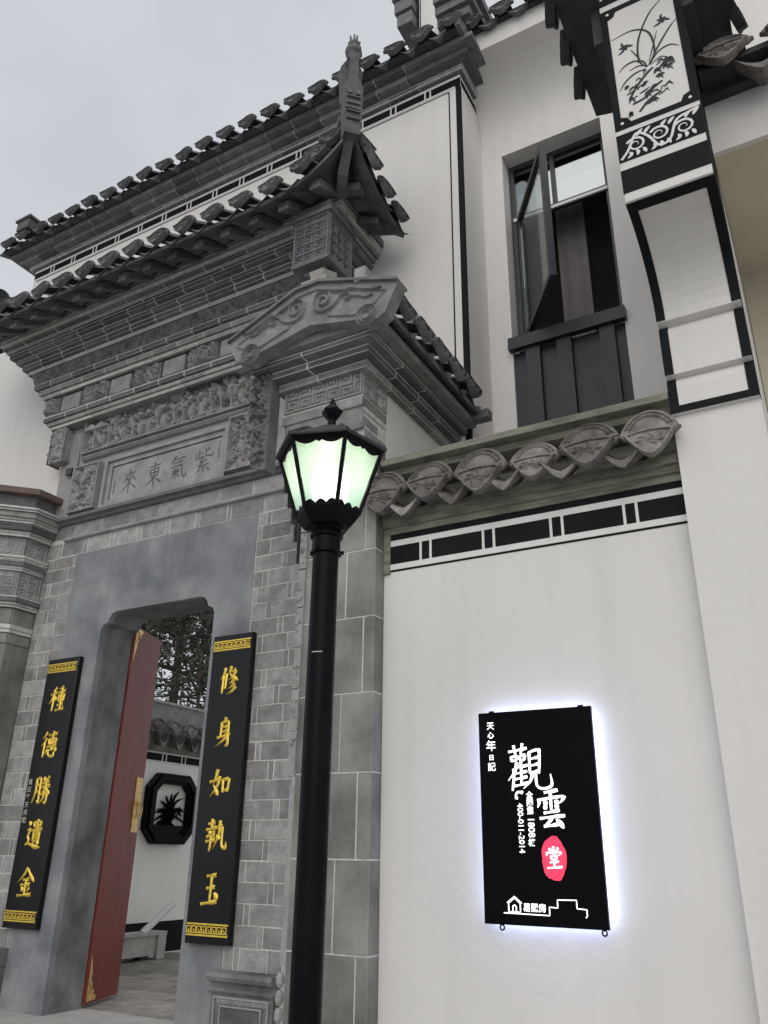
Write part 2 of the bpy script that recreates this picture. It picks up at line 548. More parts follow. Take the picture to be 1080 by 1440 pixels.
GLYPH = {
 '修': 'p30,8 24,26 10,46|v22,34 21,60 19,92|v36,28 35,54 33,78|p56,4 52,16 42,30|h52,22 66,20 82,16|p80,18 68,36 48,50|n50,28 66,40 94,54|p72,48 64,56 50,63|p78,60 66,70 48,79|p84,72 68,86 42,97',
 '身': 'p52,3 49,10 42,18|v34,20 33,44 31,68|c34,20 52,17 66,16|k66,16 66,50 66,88 54,93|h37,34 50,33 63,32|h37,49 50,48 63,46|h18,67 44,63 67,59|p74,52 52,72 12,95',
 '如': 'p36,5 28,30 20,52|n20,52 32,66 46,86|p47,26 38,56 8,88|h4,43 30,38 56,33|v62,36 63,54 64,76|c62,38 78,35 90,34|v90,34 88,54 85,73|h64,70 76,69 87,68',
 '執': 'h16,20 32,18 47,15|v31,5 31,20 31,35|h8,37 30,34 54,30|d20,41 24,46 27,51|p43,39 40,46 35,51|h11,57 30,55 50,52|h9,71 30,68 52,65|v31,52 30,76 26,99|p67,10 64,50 42,93|h52,31 66,28 80,26|k79,27 79,62 82,84 97,88 98,70|d55,52 62,58 70,65',
 '玉': 'h30,13 50,11 72,9|h32,47 50,44 69,42|v51,13 50,48 48,84|h12,90 44,86 82,81|d66,58 74,66 82,76',
 '種': 'p41,5 32,13 18,18|h9,33 28,30 46,27|v29,16 28,54 26,95|p27,36 18,52 5,67|d31,41 37,48 45,56|p82,4 70,10 54,14|h49,27 72,24 97,21|v58,36 58,48 59,61|c58,37 74,35 90,34|v90,34 89,48 87,61|h60,48 74,47 87,46|h60,60 74,59 87,58|v73,12 73,50 73,92|h55,75 74,73 92,71|h48,93 74,90 99,87',
 '德': 'p27,3 20,15 5,28|p29,25 20,40 3,54|v20,42 20,66 18,95|h40,17 66,14 93,11|v67,2 66,16 63,30|v44,30 45,40 46,49|c44,31 66,30 89,29|v88,29 87,38 84,49|v58,31 58,39 59,48|v72,30 72,39 71,48|h47,49 66,48 84,47|h37,59 66,57 95,54|p40,67 37,76 30,86|k49,67 50,86 66,93 82,90 82,77|d62,61 66,67 69,73|d82,63 88,69 95,77',
 '勝': 'p14,10 14,58 2,95|c14,11 26,9 38,8|k38,8 38,50 38,90 29,86|h17,34 26,33 36,32|h17,57 26,56 36,54|d56,5 59,12 63,19|p85,1 80,9 73,17|h50,27 70,24 92,21|h44,41 70,38 99,35|p71,10 65,46 41,71|n70,40 82,52 99,66|c52,67 70,64 86,62|k86,62 82,92 68,91|p69,52 64,78 43,99',
 '遺': 'd13,9 18,15 23,23|c8,38 24,34 15,58 23,72 7,87|n6,85 30,84 62,92 98,95|v42,11 43,18 45,27|c42,12 62,10 82,9|v81,9 81,16 79,25|h45,26 62,25 79,24|v62,1 62,18 62,37|h33,39 64,36 95,33|v46,44 46,58 46,73|c46,45 62,43 80,42|v80,42 80,56 80,73|h48,54 64,53 79,52|h48,63 64,62 79,61|h48,73 64,72 80,71|p55,74 50,79 41,85|d70,74 76,78 83,85',
 '金': 'p50,3 34,26 4,52|n50,5 70,28 98,50|h33,45 50,43 69,41|h23,61 50,59 77,57|v50,44 50,66 50,91|d30,67 34,73 39,81|p73,66 69,73 63,81|h11,95 50,92 91,89',
 '觀': 'h2,18 28,15 54,11|v17,4 19,14 22,26|v42,0 40,10 36,24|c8,29 9,34 10,40|c8,30 16,29 24,28 23,38|h10,39 16,38 23,37|c32,28 33,33 34,38|c32,29 40,27 48,26 47,36|h34,38 40,37 47,35|p24,42 18,62 -2,82|v15,56 14,78 9,104|p37,40 34,46 30,51|h18,54 36,52 54,49|v36,50 36,70 35,92|h17,67 36,65 52,62|h17,79 36,77 52,74|h15,94 36,91 54,87|v60,20 60,44 60,68|c60,21 74,17 90,15|v89,15 88,40 85,68|h62,35 74,34 86,32|h62,50 74,49 86,46|h62,65 74,64 84,62|p68,66 60,84 40,100|k76,66 78,94 96,101 118,94 116,70',
 '雲': 'h30,9 50,6 74,3|p12,25 12,36 7,48|c12,28 50,23 88,19|p94,18 88,28 76,38|v50,7 50,28 50,53|d27,33 32,36 38,40|d26,44 31,47 37,50|d62,31 68,34 74,37|d62,42 68,45 74,48|h26,62 50,59 76,55|h12,76 50,72 92,69|p50,74 40,86 24,95|h24,96 48,94 72,90|d64,78 76,88 86,101',
 '堂': 'd27,9 31,15 35,23|v50,1 50,12 50,25|p75,7 70,14 63,22|p14,27 14,34 9,43|c14,30 50,27 88,25|p90,25 86,32 77,41|v34,42 35,49 36,57|c34,43 50,41 66,40|v66,40 65,48 64,56|h36,57 50,56 64,55|h27,71 50,69 75,66|v50,57 50,74 50,91|h12,95 50,92 92,89',
 '來': 'h22,22 50,20 80,17|v50,3 50,50 49,98|p34,29 28,42 16,55|n34,34 40,42 47,51|p70,28 64,40 56,51|n68,33 76,42 86,53|p48,54 34,72 8,89|n52,54 70,70 96,87',
 '東': 'h20,18 50,16 82,13|v50,1 50,50 50,99|v28,30 29,44 30,59|c28,31 50,28 74,27|v74,27 73,42 71,57|h30,44 50,43 72,42|h30,58 50,57 72,56|p48,60 34,76 8,91|n52,60 70,74 96,89',
 '氣': 'p35,1 28,14 12,28|h30,16 58,14 88,11|h26,31 50,29 78,26|c16,46 44,43 74,40|k74,40 76,66 84,88 99,90 99,72|v42,52 42,72 42,95|h21,69 42,67 63,65|d27,56 31,60 35,65|p57,54 54,59 49,65|p40,70 30,80 16,91|n44,70 54,78 64,87',
 '紫': 'v24,5 24,20 24,37|h26,20 34,19 44,17|v10,14 10,24 10,35|h4,41 26,37 50,31|p77,3 70,9 57,14|k58,3 58,28 76,34 94,34 94,20|c50,37 30,52 62,51|c64,45 26,70 78,65|v50,68 50,82 50,97|p34,78 28,85 16,93|n64,78 74,84 84,93',
}
def glyph(mb, ch, F, x, y, w, h, stroke, thick, bevel=True):
    """x, y: lower left corner in the frame"""
    for s_ in GLYPH[ch].split('|'):
        pts = [tuple(map(float, q.split(','))) for q in s_[1:].split(' ')]
        pts = [(x + a / 100 * w, y + (1 - b / 100) * h) for a, b in pts]
        ribbon(mb, pts, stroke * (1.15 if s_[0] == 'd' else 1), F, thick, s_[0], 4, bevel=bevel)

def text_mesh(mb, body, F, x, y, size, thick, sx=1.0, rot=0.0, bold=0.0):
    """lettering in the built-in font, turned into mesh in the frame (x, y: centre)"""
    cu = bpy.data.curves.new('lettering', 'FONT')
    cu.body = body
    cu.size = size
    cu.align_x = 'CENTER'
    cu.align_y = 'CENTER'
    cu.offset = bold
    cu.resolution_u = 3
    ob = bpy.data.objects.new('lettering', cu)
    COL.objects.link(ob)
    dg = bpy.context.evaluated_depsgraph_get()
    me = bpy.data.meshes.new_from_object(ob.evaluated_get(dg))
    ca, sa = math.cos(rot), math.sin(rot)
    V = []
    for v in me.vertices:
        a, b = v.co.x * sx, v.co.y
        V.append(F(x + a * ca - b * sa, y + a * sa + b * ca, thick))
    mb.add(V, [tuple(p.vertices) for p in me.polygons])
    bpy.data.objects.remove(ob)
    bpy.data.meshes.remove(me)
    bpy.data.curves.remove(cu)

# ---- carved relief: a height field of leaves, scrolls and petals -----
def relief(mb, F, w, h, depth, seed, cell=0.009, kind='floral', n=None, rim=0.0, amp=1.0):
    r = np.random.default_rng(seed)
    nx, ny = max(8, int(w / cell)), max(6, int(h / cell))
    X, Y = np.meshgrid(np.linspace(0, w, nx), np.linspace(0, h, ny))
    H = np.zeros_like(X)
    s0 = min(w, h)
    def leaf(cx, cy_, L, W, a, top):
        nonlocal H
        dx, dy = X - cx, Y - cy_
        u = (dx * math.cos(a) + dy * math.sin(a)) / L
        v = (-dx * math.sin(a) + dy * math.cos(a) + 0.25 * L * u * u) / W
        q = np.clip(1 - u * u - v * v * np.clip(1.2 + 0.5 * u, 0.7, 1.7), 0, 1)
        z = np.sqrt(q) * top * (1 - 0.35 * np.exp(-(v / 0.22) ** 2))
        H = np.maximum(H, z)
    def spiral(cx, cy_, R, a0, turn, wd, top):
        nonlocal H
        tt = np.linspace(0, 1, 26)
        rr = R * (1 - tt * 0.85)
        aa = a0 + turn * tt * 2 * PI * 1.3
        for px, py in zip(cx + rr * np.cos(aa), cy_ + rr * np.sin(aa)):
            d2 = ((X - px) ** 2 + (Y - py) ** 2) / (wd * wd)
            H = np.maximum(H, top * np.sqrt(np.clip(1 - d2, 0, 1)))
    if kind == 'floral':
        N = n or int(w * h / (s0 * s0) * 26) + 10
        for k in range(N):
            cx, cy_ = r.uniform(0, w), r.uniform(0, h)
            L = s0 * r.uniform(0.10, 0.26)
            leaf(cx, cy_, L, L * r.uniform(0.25, 0.5), r.uniform(0, 2 * PI), r.uniform(0.5, 1.0))
        for k in range(max(2, N // 9)):
            spiral(r.uniform(0.1, 0.9) * w, r.uniform(0.15, 0.85) * h, s0 * r.uniform(0.10, 0.22), r.uniform(0, 6), r.choice([-1, 1]), s0 * 0.035, r.uniform(0.7, 1))
        for k in range(max(1, N // 14)):
            cx, cy_ = r.uniform(0.1, 0.9) * w, r.uniform(0.2, 0.8) * h
            R = s0 * r.uniform(0.08, 0.15)
            for j in range(6):
                leaf(cx + R * math.cos(j * PI / 3), cy_ + R * math.sin(j * PI / 3), R * 0.7, R * 0.45, j * PI / 3, 1.0)
    elif kind == 'scroll':
        k = 0
        x = 0.0
        while x < w:
            spiral(x + h * 0.5, h * (0.45 if k % 2 else 0.55), h * 0.36, r.uniform(0, 6), 1 if k % 2 else -1, h * 0.07, 0.9)
            for j in range(3):
                leaf(x + r.uniform(0.2, 1) * h, r.uniform(0.1, 0.9) * h, h * 0.26, h * 0.1, r.uniform(0, 6), 0.7)
            x += h * 0.95
            k += 1
    elif kind == 'figures':
        x = 0.0
        while x < w:                                   # little pavilions, people and trees in a frieze
            t_ = r.choice([0, 1, 2], p=[.16, .38, .46])
            ww = h * r.uniform(0.28, 0.45)
            if t_ == 0:
                for j in range(2):
                    px = x + ww * (0.2 + 0.6 * j)
                    H = np.maximum(H, np.where((np.abs(X - px) < h * 0.025) & (Y < h * 0.7) & (Y > h * 0.08), 0.75, 0))
                roof = h * 0.7 + h * 0.16 * (1 - np.abs(X - x - ww / 2) / (ww * 0.7))
                H = np.maximum(H, np.where((np.abs(X - x - ww / 2) < ww * 0.7) & (Y > h * 0.66) & (Y < roof), 0.95, 0))
                leaf(x + ww / 2, h * 0.36, h * 0.2, h * 0.09, PI / 2, 0.9)
            elif t_ == 1:
                leaf(x + ww * 0.4, h * 0.34, h * 0.28, h * 0.11, PI / 2 + r.uniform(-.2, .2), 1.0)
                spiral(x + ww * 0.4, h * 0.68, h * 0.05, 0, 1, h * 0.05, 1.0)
                leaf(x + ww * 0.7, h * 0.4, h * 0.15, h * 0.05, r.uniform(-1, 1), 0.8)
            else:
                for j in range(9):
                    leaf(x + r.uniform(0, 1) * ww, h * r.uniform(0.45, 0.92), h * 0.11, h * 0.05, r.uniform(0, 6), r.uniform(.6, 1))
                H = np.maximum(H, np.where((np.abs(X - x - ww * 0.5 - 0.05 * h * np.sin(Y / h * 7)) < h * 0.03) & (Y < h * 0.7), 0.8, 0))
            for j in range(4):
                leaf(x + r.uniform(0, 1) * ww, h * r.uniform(0.02, 0.2), h * 0.13, h * 0.06, r.uniform(-.5, .5), 0.8)
                leaf(x + r.uniform(0, 1) * ww, h * r.uniform(0.2, 0.95), h * 0.09, h * 0.04, r.uniform(0, 6), 0.65)
            x += ww * 0.85
        for j in range(int(w / h * 26)):
            L_ = h * r.uniform(.05, .12)
            leaf(r.uniform(0, w), r.uniform(0.02, .98) * h, L_, L_ * r.uniform(.3, .5), r.uniform(0, 6), r.uniform(.45, .85))
        for j in range(int(w / h * 3)):
            spiral(r.uniform(0, w), r.uniform(.1, .9) * h, h * .08, r.uniform(0, 6), 1, h * .03, .8)
    elif kind == 'fret':
        c = s0 / max(3, round(s0 / 0.05)) if s0 > 0.12 else s0 / 3
        ii = np.floor(X / c * 4).astype(int)
        jj = np.floor(Y / c * 4).astype(int)
        pat = np.array([[1, 1, 1, 1, 1, 1, 1, 0], [1, 0, 0, 0, 0, 0, 1, 0], [1, 0, 1, 1, 1, 0, 1, 0], [1, 0, 1, 0, 1, 0, 1, 0],
                        [1, 0, 1, 0, 0, 0, 1, 0], [1, 0, 1, 1, 1, 1, 1, 0], [1, 0, 0, 0, 0, 0, 0, 0], [1, 1, 1, 1, 1, 1, 1, 1]])
        H = pat[jj % 8, ii % 8] * 0.8
    H = H * amp
    if rim:
        e = np.minimum(np.minimum(X, w - X), np.minimum(Y, h - Y))
        H = np.where(e < rim, 1.0, np.where(e < rim * 1.5, np.minimum(H, 0.15), H))
    e = np.minimum(np.minimum(X, w - X), np.minimum(Y, h - Y))
    H = np.where(e < 1e-6, 0.0 if not rim else 1.0, H)
    V = [F(X[j, i], Y[j, i], H[j, i] * depth) for j in range(ny) for i in range(nx)]
    Fs = [(j * nx + i, j * nx + i + 1, (j + 1) * nx + i + 1, (j + 1) * nx + i) for j in range(ny - 1) for i in range(nx - 1)]
    b0 = len(V)
    ring = [(0, i) for i in range(nx)] + [(j, nx - 1) for j in range(1, ny)] + [(ny - 1, i) for i in range(nx - 2, -1, -1)] + [(j, 0) for j in range(ny - 2, 0, -1)]
    for j, i in ring:
        V.append(F(X[j, i], Y[j, i], -0.02))
    m_ = len(ring)
    for k in range(m_):
        j, i = ring[k]
        j2, i2 = ring[(k + 1) % m_]
        Fs.append((j * nx + i, b0 + k, b0 + (k + 1) % m_, j2 * nx + i2))
    mb.add(V, Fs)

def frame_bars(mb, F, x0, x1, z0, z1, wd, n0, n1):
    """rectangular moulding: four mitred bars"""
    for P in ([(x0, z0), (x1, z0), (x1 - wd, z0 + wd), (x0 + wd, z0 + wd)], [(x1, z0), (x1, z1), (x1 - wd, z1 - wd), (x1 - wd, z0 + wd)],
              [(x1, z1), (x0, z1), (x0 + wd, z1 - wd), (x1 - wd, z1 - wd)], [(x0, z1), (x0, z0), (x0 + wd, z0 + wd), (x0 + wd, z1 - wd)]):
        V = [F(a, b, n0) for a, b in P] + [F(a, b, n1) for a, b in P]
        mb.add(V, [(3, 2, 1, 0), (4, 5, 6, 7), (0, 1, 5, 4), (1, 2, 6, 5), (2, 3, 7, 6), (3, 0, 4, 7)])

# ---- roof tiles ------------------------------------------------------
def fan_tile_mesh(name, m, w, h, tilt, barrel, big=False):
    """tile end seen on the eaves: fan plate leaning back, almond pendant below, barrel running up the slope behind (+Y)"""
    b = MB()
    ct, st = math.cos(tilt), math.sin(tilt)
    F = lambda a, c, n=0.0: Vector((a, -n * ct + c * st, c * ct + n * st))
    fan = [(-.50, .02)] + [(.50 * math.sin(t_) * 1.02, -.02 + .50 * (math.cos(t_) - .30) / .70) for t_ in np.linspace(-1.25, 1.25, 13)] + [(.50, .02), (.40, -.10), (.0, -.16), (-.40, -.10)]
    fan = [(a * w, c * h) for a, c in fan]
    n = len(fan)
    V = [F(a, c, -.014) for a, c in fan] + [F(a, c, .008) for a, c in fan] + [F(a * .95, c * .93 + .003 * h, .014) for a, c in fan]
    Fs = [(i, (i + 1) % n, n + (i + 1) % n, n + i) for i in range(n)] + [(n + i, n + (i + 1) % n, 2 * n + (i + 1) % n, 2 * n + i) for i in range(n)]
    Fs += [tuple(range(2 * n, 3 * n)), tuple(range(n - 1, -1, -1))]
    b.add(V, Fs)
    arc = lambda k, y0: [(math.sin(a) * .50 * w * k, (-.02 + .5 * (math.cos(a) - .30) / .70) * h * k + y0 * h) for a in np.linspace(-1.05, 1.05, 11)]
    for k, y0 in ((.86, .0), (.70, .0)):
        ribbon(b, arc(k, y0), .012 * (w / .3), lambda a, c, n=0: F(a, c, n + .012), .013, 'e', 1, True)
    for i in range(9):
        a = -1.0 + 2.0 * i / 8
        p0, p1 = [(math.sin(a) * .5 * w * k, (-.02 + .5 * (math.cos(a) - .3) / .7) * h * k) for k in (.74, .82)]
        ribbon(b, [p0, p1], .014 * (w / .3), lambda a, c, n=0: F(a, c, n + .013), .005, 'b', 2, True)
    # almond pendant, hanging nearly plumb and proud of the fan
    G = lambda a, c, n=0.0: Vector((a, -.036 - n + c * .12, c))
    al = []
    for t_ in np.linspace(-1, 1, 9):
        al.append((t_ * .41 * w, (.05 * (1 - t_ * t_) - .03) * h))
    for t_ in np.linspace(1, -1, 13)[1:-1]:
        al.append((t_ * .41 * w, (-.03 - .47 * (1 - abs(t_) ** 1.6)) * h))
    pn = len(al)
    cz = -.19 * h
    rings = [(1.0, -.045), (1.0, .004), (.95, .014), (.86, .014), (.80, .002), (.4, .010)]
    V, Fs = [], []
    for k, nn in rings:
        V += [G(a * k, cz * (1 - k) + c * k, nn) for a, c in al]
    for r_ in range(len(rings) - 1):
        Fs += [(r_ * pn + i, r_ * pn + (i + 1) % pn, (r_ + 1) * pn + (i + 1) % pn, (r_ + 1) * pn + i) for i in range(pn)]
    Fs.append(tuple((len(rings) - 1) * pn + i for i in range(pn)))
    b.add(V, Fs)
    for k in range(7):
        a0 = k * 2 * PI / 7 + .3
        ribbon(b, [(0, cz), (.12 * w * math.cos(a0), cz + .05 * h * math.sin(a0)), (.24 * w * math.cos(a0 + .4), cz + .12 * h * math.sin(a0 + .4))], .018 * (w / .3), lambda a, c, n=0: G(a, c, n + .010), .007, 'b', 3)
    if barrel:
        k = 7
        V, Fs = [], []
        sl = math.tan(0.5)
        for j, yy in enumerate((0.03, barrel)):
            for i in range(k):
                a = PI * i / (k - 1)
                V.append((.36 * w * math.cos(a), yy, .30 * w * math.sin(a) * .85 + yy * sl - .08 * h))
        Fs = [(i, i + 1, k + i + 1, k + i) for i in range(k - 1)]
        b.add(V, Fs)
    return b.mesh(name, m, True)

def pan_tile_mesh(name, m, w, h, length):
    """concave trough tile: a V-shaped crescent lip, trough running up the slope behind"""
    b = MB()
    k = 11
    V, Fs = [], []
    sl = math.tan(0.35)
    shape = lambda u: -h * (1 - abs(u) ** 1.55)
    us = [-1 + 2 * i / (k - 1) for i in range(k)]
    lip = lambda u: .016 + .42 * h * (1 - abs(u))
    for u in us: V.append((u * w / 2, 0.012, shape(u)))                                  # front top
    for u in us: V.append((u * w / 2, 0.0, shape(u) - lip(u)))                           # front bottom
    for u in us: V.append((u * w / 2, length, shape(u) + length * sl))                  # back top
    for u in us: V.append((u * w / 2, length, shape(u) - lip(u) * .7 + length * sl))
    for i in range(k - 1):
        Fs += [(i, i + 1, k + i + 1, k + i), (i, i + 1, 2 * k + i + 1, 2 * k + i), (k + i, k + i + 1, 3 * k + i + 1, 3 * k + i)]
    Fs += [(0, k, 3 * k, 2 * k), (k - 1, 2 * k - 1, 4 * k - 1, 3 * k - 1)]
    b.add(V, Fs)
    return b.mesh(name, m, True)

def put(name, me, loc, rz, parent, rx=0.0, sc=1.0):
    o = link(name, me, parent, loc)
    o.rotation_euler = (rx, 0, rz)
    if sc != 1.0:
        o.scale = (sc, sc, sc)
    return o

# ================================================================== SETTING
b = MB()
b.box(-60, 60, -60, 80, -0.3, 0.0)
b.build('ground', 'pale_ground', None, kind='structure')
cf = MB()
cf.box(-7.98, -2.6, 5.36, 12.0, 0.01, 0.42)
cfo = cf.build('courtyard_floor', 'dark_mortar', None, kind='structure')
y = 5.37
k = 0
while y < 9.6:
    x = -7.96 + (0.25 if k % 2 else 0)
    while x < -4.2:
        V, Fc = brick_vf(frame((x, y, 0.425 + random.uniform(-.002, .004)), (1, 0, 0), (0, 1, 0), (0, 0, 1)), 0.485, 0.295, 0.03, 0.004)
        shared('flagstone', V, Fc, 'flagstone', cfo)
        x += 0.495
    y += 0.305
    k += 1

# ================================================================== TALL SCREEN WALL behind the gate
YH = 5.02
XH0, XH1 = -8.06, -2.10
hw = thing('screen_wall', 'tall white plastered wall with black outlines rising behind the grey brick gatehouse', 'wall', (-5.4, 5.18, 0))
b = MB()
b.box(XH0, -5.76, YH, 5.33, 0, 3.7)
b.box(-4.40, XH1, YH, 5.33, 0, 3.7)
b.box(XH0, XH1, YH, 5.33, 3.7, 8.43)
b.box(-2.42, XH1, 5.33, 5.5, 0, 8.43)
b.box(-8.75, XH0, YH, 5.33, 0, 7.6)
b.build('wall_body', 'white_plaster', hw)
b = MB()
b.box(XH0, XH1 + .003, YH - .003, YH + .01, 8.292, 8.40)
b.box(XH0 + .06, XH1 - .11, YH - .003, YH + .01, 8.255, 8.266)
b.box(-2.217, -2.205, YH - .003, YH + .01, 4.5, 8.255)
b.box(-2.142, XH1 + .003, YH - .003, YH + .03, 4.5, 8.292)
b.box(XH1 - .01, XH1 + .003, YH + .03, 5.5, 8.33, 8.40)
b.box(-8.52, -8.505, YH - .003, YH + .01, 4.5, 7.6)
b.box(-8.60, -8.575, YH - .003, YH + .02, 4.5, 7.6)
b.build('painted_outline', 'black_paint', hw)
b = MB()
b.box(XH0, XH1 + .006, YH - .006, YH, 8.395, 8.428)
b.box(XH1, XH1 + .006, YH, 5.5, 8.395, 8.428)
b.box(XH0, XH1 - .05, YH - .006, YH, 8.285, 8.302)
x = -2.47
while x > XH0 + .1:
    b.box(x, x + .016, YH - .0065, YH, 8.302, 8.395)
    b.box(x + .055, x + .071, YH - .0065, YH, 8.302, 8.395)
    x -= 0.378
b.build('white_line', 'white_paint', hw)
core = MB()
pathH = [(XH0, 5.5), (XH0, YH), (XH1, YH), (XH1, 5.5)]
course(pathH, .06, sec_round(8.435, 8.49, .2), .33, 'cornice_brick', 'dark_brick', hw, core=core)
course(pathH, .15, sec_rect(8.495, 8.55, .3), .33, 'cornice_brick', 'dark_brick', hw, phase=.5, core=core)
course(pathH, .235, sec_rect(8.555, 8.60, .4), .33, 'cornice_brick', 'dark_brick', hw, core=core)
core.build('cornice_mortar', 'dark_mortar', hw)
b = MB()                                             # roof slope above the cornice
F0 = [(XH0 - .25, 4.70, 8.605), (XH0 - .25, 5.5, 8.605), (XH0 - .25, 5.5, 9.02), (XH0 - .25, 5.3, 9.02), (XH0 - .25, 4.70, 8.645)]
b.prism(F0, (0, 0, 0), (XH1 - XH0 + .37, 0, 0))
b.build('roof_bed', 'dark_wood', hw)
b = MB()
b.box(XH0 - .1, XH1 + .1, 5.28, 5.45, 8.95, 9.10)
b.build('roof_ridge', 'roof_tile', hw)
b = MB()                                             # verge board down the short right end
b.prism([(XH1 + .12, 4.66, 8.60), (XH1 + .12, 5.5, 8.60), (XH1 + .12, 5.5, 8.74), (XH1 + .12, 5.3, 9.0), (XH1 + .12, 4.66, 8.72)], (0, 0, 0), (.045, 0, 0))
relief(b, frame((XH1 + .165, 4.70, 8.605), (0, 1, 0), (0, 0, 1), (1, 0, 0)), .78, .11, .012, 5, .014, 'scroll')
b.build('verge_board', 'dark_carved', hw)
tileH = fan_tile_mesh('eave_tile', 'roof_tile', .25, .22, .30, .5)
panH = pan_tile_mesh('pan_tile', 'roof_tile', .20, .05, .4)
x = -2.02
k = 0
while x > XH0 - .25:
    put('eave_tile', tileH, (x, 4.665 + random.uniform(-.01, .01), 8.715), random.uniform(-.10, .10), hw, rx=random.uniform(-.08, .08))
    put('pan_tile', panH, (x - .148, 4.68, 8.655), 0, hw)
    x -= 0.2955
    k += 1
b = MB()
b.box(-8.0, -7.78, 4.60, 4.9, 8.74, 8.88)
b.box(-8.03, -7.75, 4.58, 4.9, 8.88, 8.91)
b.build('ridge_block', 'roof_tile', hw)

# ================================================================== HOUSE with the open window
ho = thing('house', 'white house wing with a tall window standing open above the tiled boundary wall', 'house', (-0.6, 5.9, 0))
YW = 5.5
WX0, WX1, WZ0, WZ1 = -1.895, -0.957, 4.6, 7.735
b = MB()
b.box(-2.42, WX0, YW + .002, YW + .3, 0, 9.0)
b.box(WX1, 2.5, YW + .002, YW + .3, 0, 9.0)
b.box(WX0, WX1, YW + .002, YW + .3, 0, WZ0)
b.box(WX0, WX1, YW + .002, YW + .3, WZ1, 9.0)
b.build('wall_body', 'white_plaster', ho)
b = MB()                                             # coved eaves slab
cv = [(0, 4.98, 8.565), (0, 4.98, 8.80), (0, 5.55, 8.80), (0, 5.55, 7.76), (0, 5.5012, 7.76)]
for a in np.linspace(0, PI / 2, 9):
    cv.append((0, 5.5012 - .46 * (1 - math.cos(a)), 8.05 + .515 * math.sin(a)))
b.prism(cv, (-2.098, 0, 0), (-.53, 0, 0))
b.build('eaves_cove', 'white_plaster', ho, smooth=True)
x = -1.9
while x < -.6:
    put('eave_tile', tileH, (x, 4.88, 8.87), random.uniform(-.06, .06), ho)
    put('pan_tile', panH, (x - .148, 4.90, 8.82), 0, ho)
    x += 0.2955
b = MB()
b.prism([(0, 4.93, 8.802), (0, 5.6, 8.802), (0, 5.6, 9.2), (0, 4.93, 8.84)], (-2.05, 0, 0), (-.53, 0, 0))
b.build('eaves_bed', 'dark_wood', ho)
# upper pier of the gable rising behind the tiles
b = MB()
b.box(-2.84, -2.52, 5.62, 5.98, 8.9, 11.2)
b.build('gable_pier', 'white_plaster', ho)
b = MB()
b.box(-2.845, -2.825, 5.615, 5.63, 9.0, 11.2)
b.box(-2.815, -2.805, 5.615, 5.63, 9.0, 11.2)
b.box(-2.56, -2.545, 5.615, 5.63, 9.0, 11.2)
b.box(-2.53, -2.515, 5.615, 5.98, 9.0, 11.2)
b.build('pier_outline', 'black_paint', ho)
for z, p in ((9.55, .0), (9.68, .05), (9.81, .1), (9.94, .15), (10.07, .2)):
    b = MB()
    b.box(-2.50, -2.22 + p, 5.50 - p, 5.9, z, z + .12)
    b.build('corbel_block', 'dark_carved', ho)
b = MB()
relief(b, frame((-2.48, 5.47, 9.60)), .30, .4, .03, 21, .016, 'floral')
b.build('carved_corbel', 'dark_carved', ho)
for z in (10.30, 10.55, 10.8):
    b = MB()
    b.box(-3.05 + (z - 10.3) * -.15, -2.86, 5.5, 5.95, z, z + .18)
    b.build('corbel_block', 'dark_carved', ho)

# window: frame, transom light, open casement, black panel below
wn = link('window', None, ho, (-1.43, 5.6, 4.6))
YF = 5.67
b = MB()
for X0, X1, Z0, Z1 in ((WX0, WX0 + .05, 5.62, WZ1), (WX1 - .05, WX1, 5.62, WZ1), (WX0 + .05, WX1 - .05, WZ1 - .05, WZ1), (WX0 + .05, WX1 - .05, 7.06, 7.11)):
    b.box(X0, X1, YF, YF + .05, Z0, Z1)
b.box(-1.49, -1.45, YF + .002, YF + .048, 7.11, WZ1 - .05)
b.build('window_frame', 'grey_metal', wn)
b = MB()
b.box(WX0 + .051, WX1 - .051, YF + .02, YF + .026, 7.112, WZ1 - .20)
b.build('transom_pane', 'window_glass', wn)
b = MB()
b.box(WX0 + .051, WX1 - .051, YF + .07, YF + .09, 7.14, 7.42)
b.build('transom_blind', 'blind', wn)
b = MB()
b.box(WX0 + .03, WX1 - .03, YF - .02, YF + .0, 7.045, 7.075)
b.build('transom_ledge', 'white_pvc', wn)
hx, hy, fx, fy = -1.815, 5.665, -1.335, 4.925
dv = Vector((fx - hx, fy - hy, 0))
wl = dv.length
dv.normalize()
nv = Vector((dv.y, -dv.x, 0))
SF = frame((hx, hy, 5.70), dv, (0, 0, 1), nv)
b = MB()
for a0, a1, c0, c1 in ((0, .035, 0, 1.36), (wl - .055, wl, 0, 1.36), (.035, wl - .055, 0, .05), (.035, wl - .055, 1.31, 1.36)):
    V = [SF(a, c, n) for n in (-.025, .025) for a, c in ((a0, c0), (a1, c0), (a1, c1), (a0, c1))]
    b.add(V, [(3, 2, 1, 0), (4, 5, 6, 7), (0, 1, 5, 4), (1, 2, 6, 5), (2, 3, 7, 6), (3, 0, 4, 7)])
b.build('casement_sash', 'grey_metal', wn)
b = MB()
V = [SF(a, c, n) for n in (-.004, .004) for a, c in ((.036, .051), (wl - .056, .051), (wl - .056, 1.309), (.036, 1.309))]
b.add(V, [(3, 2, 1, 0), (4, 5, 6, 7), (0, 1, 5, 4), (1, 2, 6, 5), (2, 3, 7, 6), (3, 0, 4, 7)])
b.build('casement_pane', 'window_glass', wn)
b = MB()
b.box(WX0 - .02, WX1 + .02, 5.44, 5.50, 5.51, 5.625)
b.build('panel_rail', 'panel_metal', wn)
b = MB()
b.box(WX0 + .002, WX1 - .002, 5.53, 5.56, 4.6, 5.51)
b.build('panel_back', 'panel_metal', wn)
